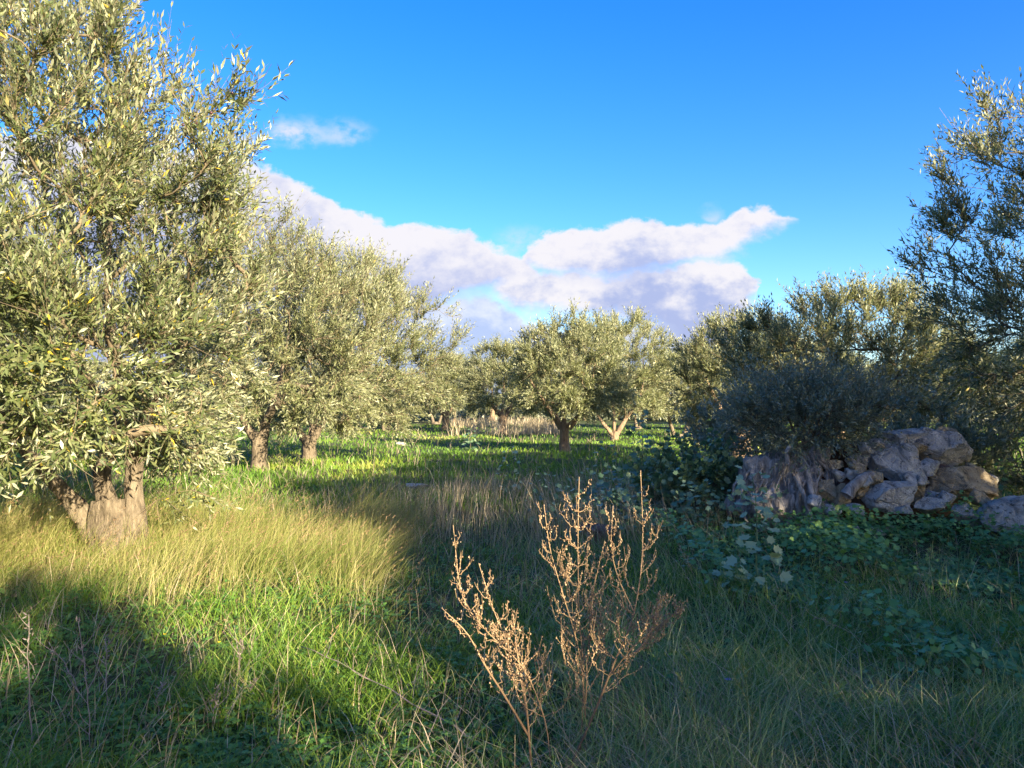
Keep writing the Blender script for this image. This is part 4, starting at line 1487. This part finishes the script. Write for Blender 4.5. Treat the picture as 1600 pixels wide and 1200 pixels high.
# ------------------------------------------------------------------ single dry stalks, flowers, twigs
def stalk(label, pts, r, mat, seed, twigs=0, tw_len=.1, tuft=0, name="dry_stalk", group=None, cat="stalk"):
    rng = np.random.default_rng(seed)
    pts = np.array(pts, float)
    base = pts[0].copy()
    root = empty(name, base, label, cat, group)
    path = resample(pts - base, 14)
    path[2:-1] += rng.normal(size=(11, 3)) * r * .8
    mb = MB()
    V, F = tubes(path[None], np.linspace(r, r * .45, 14)[None], 5)
    mb.add(V, F, .5)
    mb.build("stem", M[mat], root, True)
    tan = unit(np.gradient(path, axis=0))
    for j in range(twigs):
        k = int(4 + 9 * (j + rng.random()) / twigs)
        k = min(k, 13)
        a = rng.random() * 6.28
        d = unit(np.array([math.cos(a), math.sin(a), .2]) + tan[k] * .8)
        L = tw_len * (.5 + rng.random())
        bp = bez(path[k], path[k] + d * L * .4, path[k] + d * L * .8 + np.array([0, 0, .1 * L]), path[k] + d * L + np.array([0, 0, .3 * L]), 6)
        m2 = MB()
        V, F = tubes(bp[None], np.linspace(r * .55, r * .25, 6)[None], 4)
        m2.add(V, F, .4 + .5 * rng.random())
        m2.build("twig", M[mat], root, True)
    if tuft:
        n = tuft
        c = path[rng.integers(8, 14, n)] + rng.normal(size=(n, 3)) * r * 2.5
        V, F = cards(c, unit(tan[-1] + rng.normal(size=(n, 3)) * .8), rng.normal(size=(n, 3)), np.full(n, .022) * (.5 + rng.random(n)), np.full(n, .007), LEAF_FAR)
        m2 = MB()
        m2.add(V, F, np.repeat(rng.random(n), 4))
        m2.build("seed_head", M[mat], root, kind="stuff")
    return root


def gp(px, py):
    """point on the ground seen at a spot of the photograph"""
    Y = CAM_H * 1200 / (py - 640)
    for _ in range(4):
        p = spot(px, py, Y)
        Y += (p[2] - float(gz(p[0], Y))) * Y / CAM_H * .9
    p = spot(px, py, Y)
    return p


FIELD = [((582, 744), (586, 710), (591, 678), "first from the left by the second trunk"), ((612, 712), (613, 690), (615, 669), "short one behind the first"),
         ((633, 738), (646, 697), (657, 682), "slanting one left of the pale flat stone"), ((732, 752), (734, 710), (745, 689), "bent-tipped one right of the pale flat stone"),
         ((741, 764), (743, 720), (752, 697), "bundle stalk with a nodding tip"), ((746, 766), (747, 716), (762, 694), "arched one beside the nodding stalk"),
         ((774, 716), (778, 692), (789, 682), "thin arched one left of the leafy herb"), ((766, 758), (764, 726), (762, 712), "straight one left of the leafy herb"),
         ((772, 760), (769, 728), (764, 705), "leaning one at the leafy herb's foot"), ((822, 720), (826, 700), (829, 688), "pale one right of the leafy herb"),
         ((829, 722), (836, 706), (845, 693), "pale slanting one right of the leafy herb"), ((838, 722), (842, 704), (844, 694), "last pale one before the dark forked trunk"),
         ((921, 705), (920, 680), (917, 655), "tall pale one beside the dark forked trunk"), ((926, 708), (925, 684), (928, 660), "second tall pale one beside the dark forked trunk")]
for i, (a, b, c, lb) in enumerate(FIELD):
    p = gp(*a)
    Y = p[1]
    stalk("dry field stalk, " + lb, [p - np.array([0, 0, .03]), spot(b[0], b[1], Y), spot(c[0], c[1], Y)], .0045 * Y / 12, 'straw', 500 + i, 2, .10, 26, group="dry stalks in mid-field")
FRONT = [((140, 1195), (138, 1110), (122, 970), "tall grey one with forked twigs near the left corner", 7), ((128, 1110), (115, 1060), (80, 1010), "grey one slanting left near the left corner", 4),
         ((55, 1190), (46, 1090), (45, 960), "grey one nearest the left edge", 4), ((170, 1120), (166, 1050), (165, 995), "curled-leaf one right of the forked grey one", 4),
         ((372, 1090), (375, 1040), (378, 1005), "short one in the middle of the clover", 4), ((250, 1130), (247, 1090), (252, 1072), "low curled one between the grey stalks and the clover", 5),
         ((330, 1140), (334, 1110), (340, 1075), "low pale one beside the clover", 5), ((395, 1110), (390, 1085), (400, 1060), "low twiggy one in the clover", 5)]
for i, (a, b, c, lb, tw) in enumerate(FRONT):
    p = gp(*a)
    Y = p[1]
    stalk("dead foreground stalk, " + lb, [p - np.array([0, 0, .03]), spot(b[0], b[1], Y), spot(c[0], c[1], Y)], .0035, 'greydead', 540 + i, tw, .11, 30, name="dead_stalk", group="dead grey stalks at the lower left")
RIGHT = [((1180, 1195), (1172, 1110), (1140, 1045), "bent straw-coloured one right of the dead weeds"), ((1165, 1150), (1168, 1090), (1158, 1030), "upright straw-coloured one right of the dead weeds"),
         ((1090, 1190), (1085, 1120), (1062, 1060), "dull one at the foot of the dead weeds"), ((1457, 1196), (1465, 1150), (1472, 1114), "single pale straight one at the bottom right"),
         ((1470, 1000), (1450, 940), (1432, 880), "leaning grey one among the herbs"), ((1268, 1020), (1235, 975), (1200, 940), "long fallen one slanting left before the mallow"),
         ((1400, 1035), (1330, 990), (1275, 965), "long fallen one in the right-hand grass"), ((1100, 930), (1080, 890), (1060, 850), "slanting pale one left of the pale mallow"),
         ((1330, 960), (1324, 945), (1322, 930), "short one carrying a small purple flower")]
for i, (a, b, c, lb) in enumerate(RIGHT):
    p = gp(*a)
    Y = p[1]
    stalk("dry grass stalk, " + lb, [p - np.array([0, 0, .03]), spot(b[0], b[1], Y), spot(c[0], c[1], Y)], .0032, 'gold' if i < 4 else 'straw', 570 + i, 2, .08, 22, group="dry grass stalks at the lower right")
p = gp(800, 1196)
stalk("dark bare twig lying across the lower foreground clover", [p, spot(700, 1130, p[1] + .25), spot(560, 1050, p[1] + .75), spot(470, 1010, p[1] + 1.1)], .005, 'greydead', 600, 4, .12, 0, name="fallen_twig", cat="twig")


def flower(px, py, mat, label, group, h=.09, size=.016):
    p = gp(px, py + 12)
    root = empty("flower", p, label, "flower", group)
    mb = MB()
    V, F = tubes(resample([(0, 0, -.02), (.005, 0, h * .5), (0, 0, h)], 5)[None], np.full((1, 5), .0016), 4)
    mb.add(V, F, .5)
    mb.build("stem", M['green'], root)
    for j in range(5):
        a = j * 1.2566
        mb = MB()
        d = np.array([[math.cos(a), math.sin(a), .55]])
        V, F = cards(np.array([[0, 0, h]]), d, np.array([[0, 0, 1.]]), np.array([size]), np.array([size * .8]), LEAF_FAR)
        mb.add(V, F, .5)
        mb.build("petal", M[mat], root)


for i, (a, b, lb) in enumerate([(226, 1012, "yellow flower left of the other, below the large tree"), (257, 1002, "yellow flower right of the other, below the large tree"), (342, 1015, "yellow flower beside the short stalk in the clover"),
                                (428, 1066, "yellow flower in the clover near the fallen twig"), (404, 1076, "yellow flower low in the clover, left of the fallen twig"), (487, 1108, "yellow flower right of the fallen twig's thin end")]):
    flower(a, b, 'yellow', lb, "yellow flowers in the foreground")
flower(1322, 930, 'purple', "small purple flower in the shaded grass on the right", None, .16, .02)
flower(1138, 1112, 'purple', "dull purple flower head right of the dead weeds", None, .2, .022)
# a few ripe olives on the large tree's outer twigs
rngo = np.random.default_rng(9)
for j, (a, b) in enumerate([(357, 167), (363, 145), (286, 195), (307, 192), (300, 150), (330, 176)]):
    mb = MB()
    V, F = ICO2
    mb.add(V * np.array([.010, .010, .014]), F, rngo.random())
    o = mb.build("olive_fruit", M['olive_fruit'], T1, True)
    o.location = Vector(spot(a, b, 6.7)) - T1.location
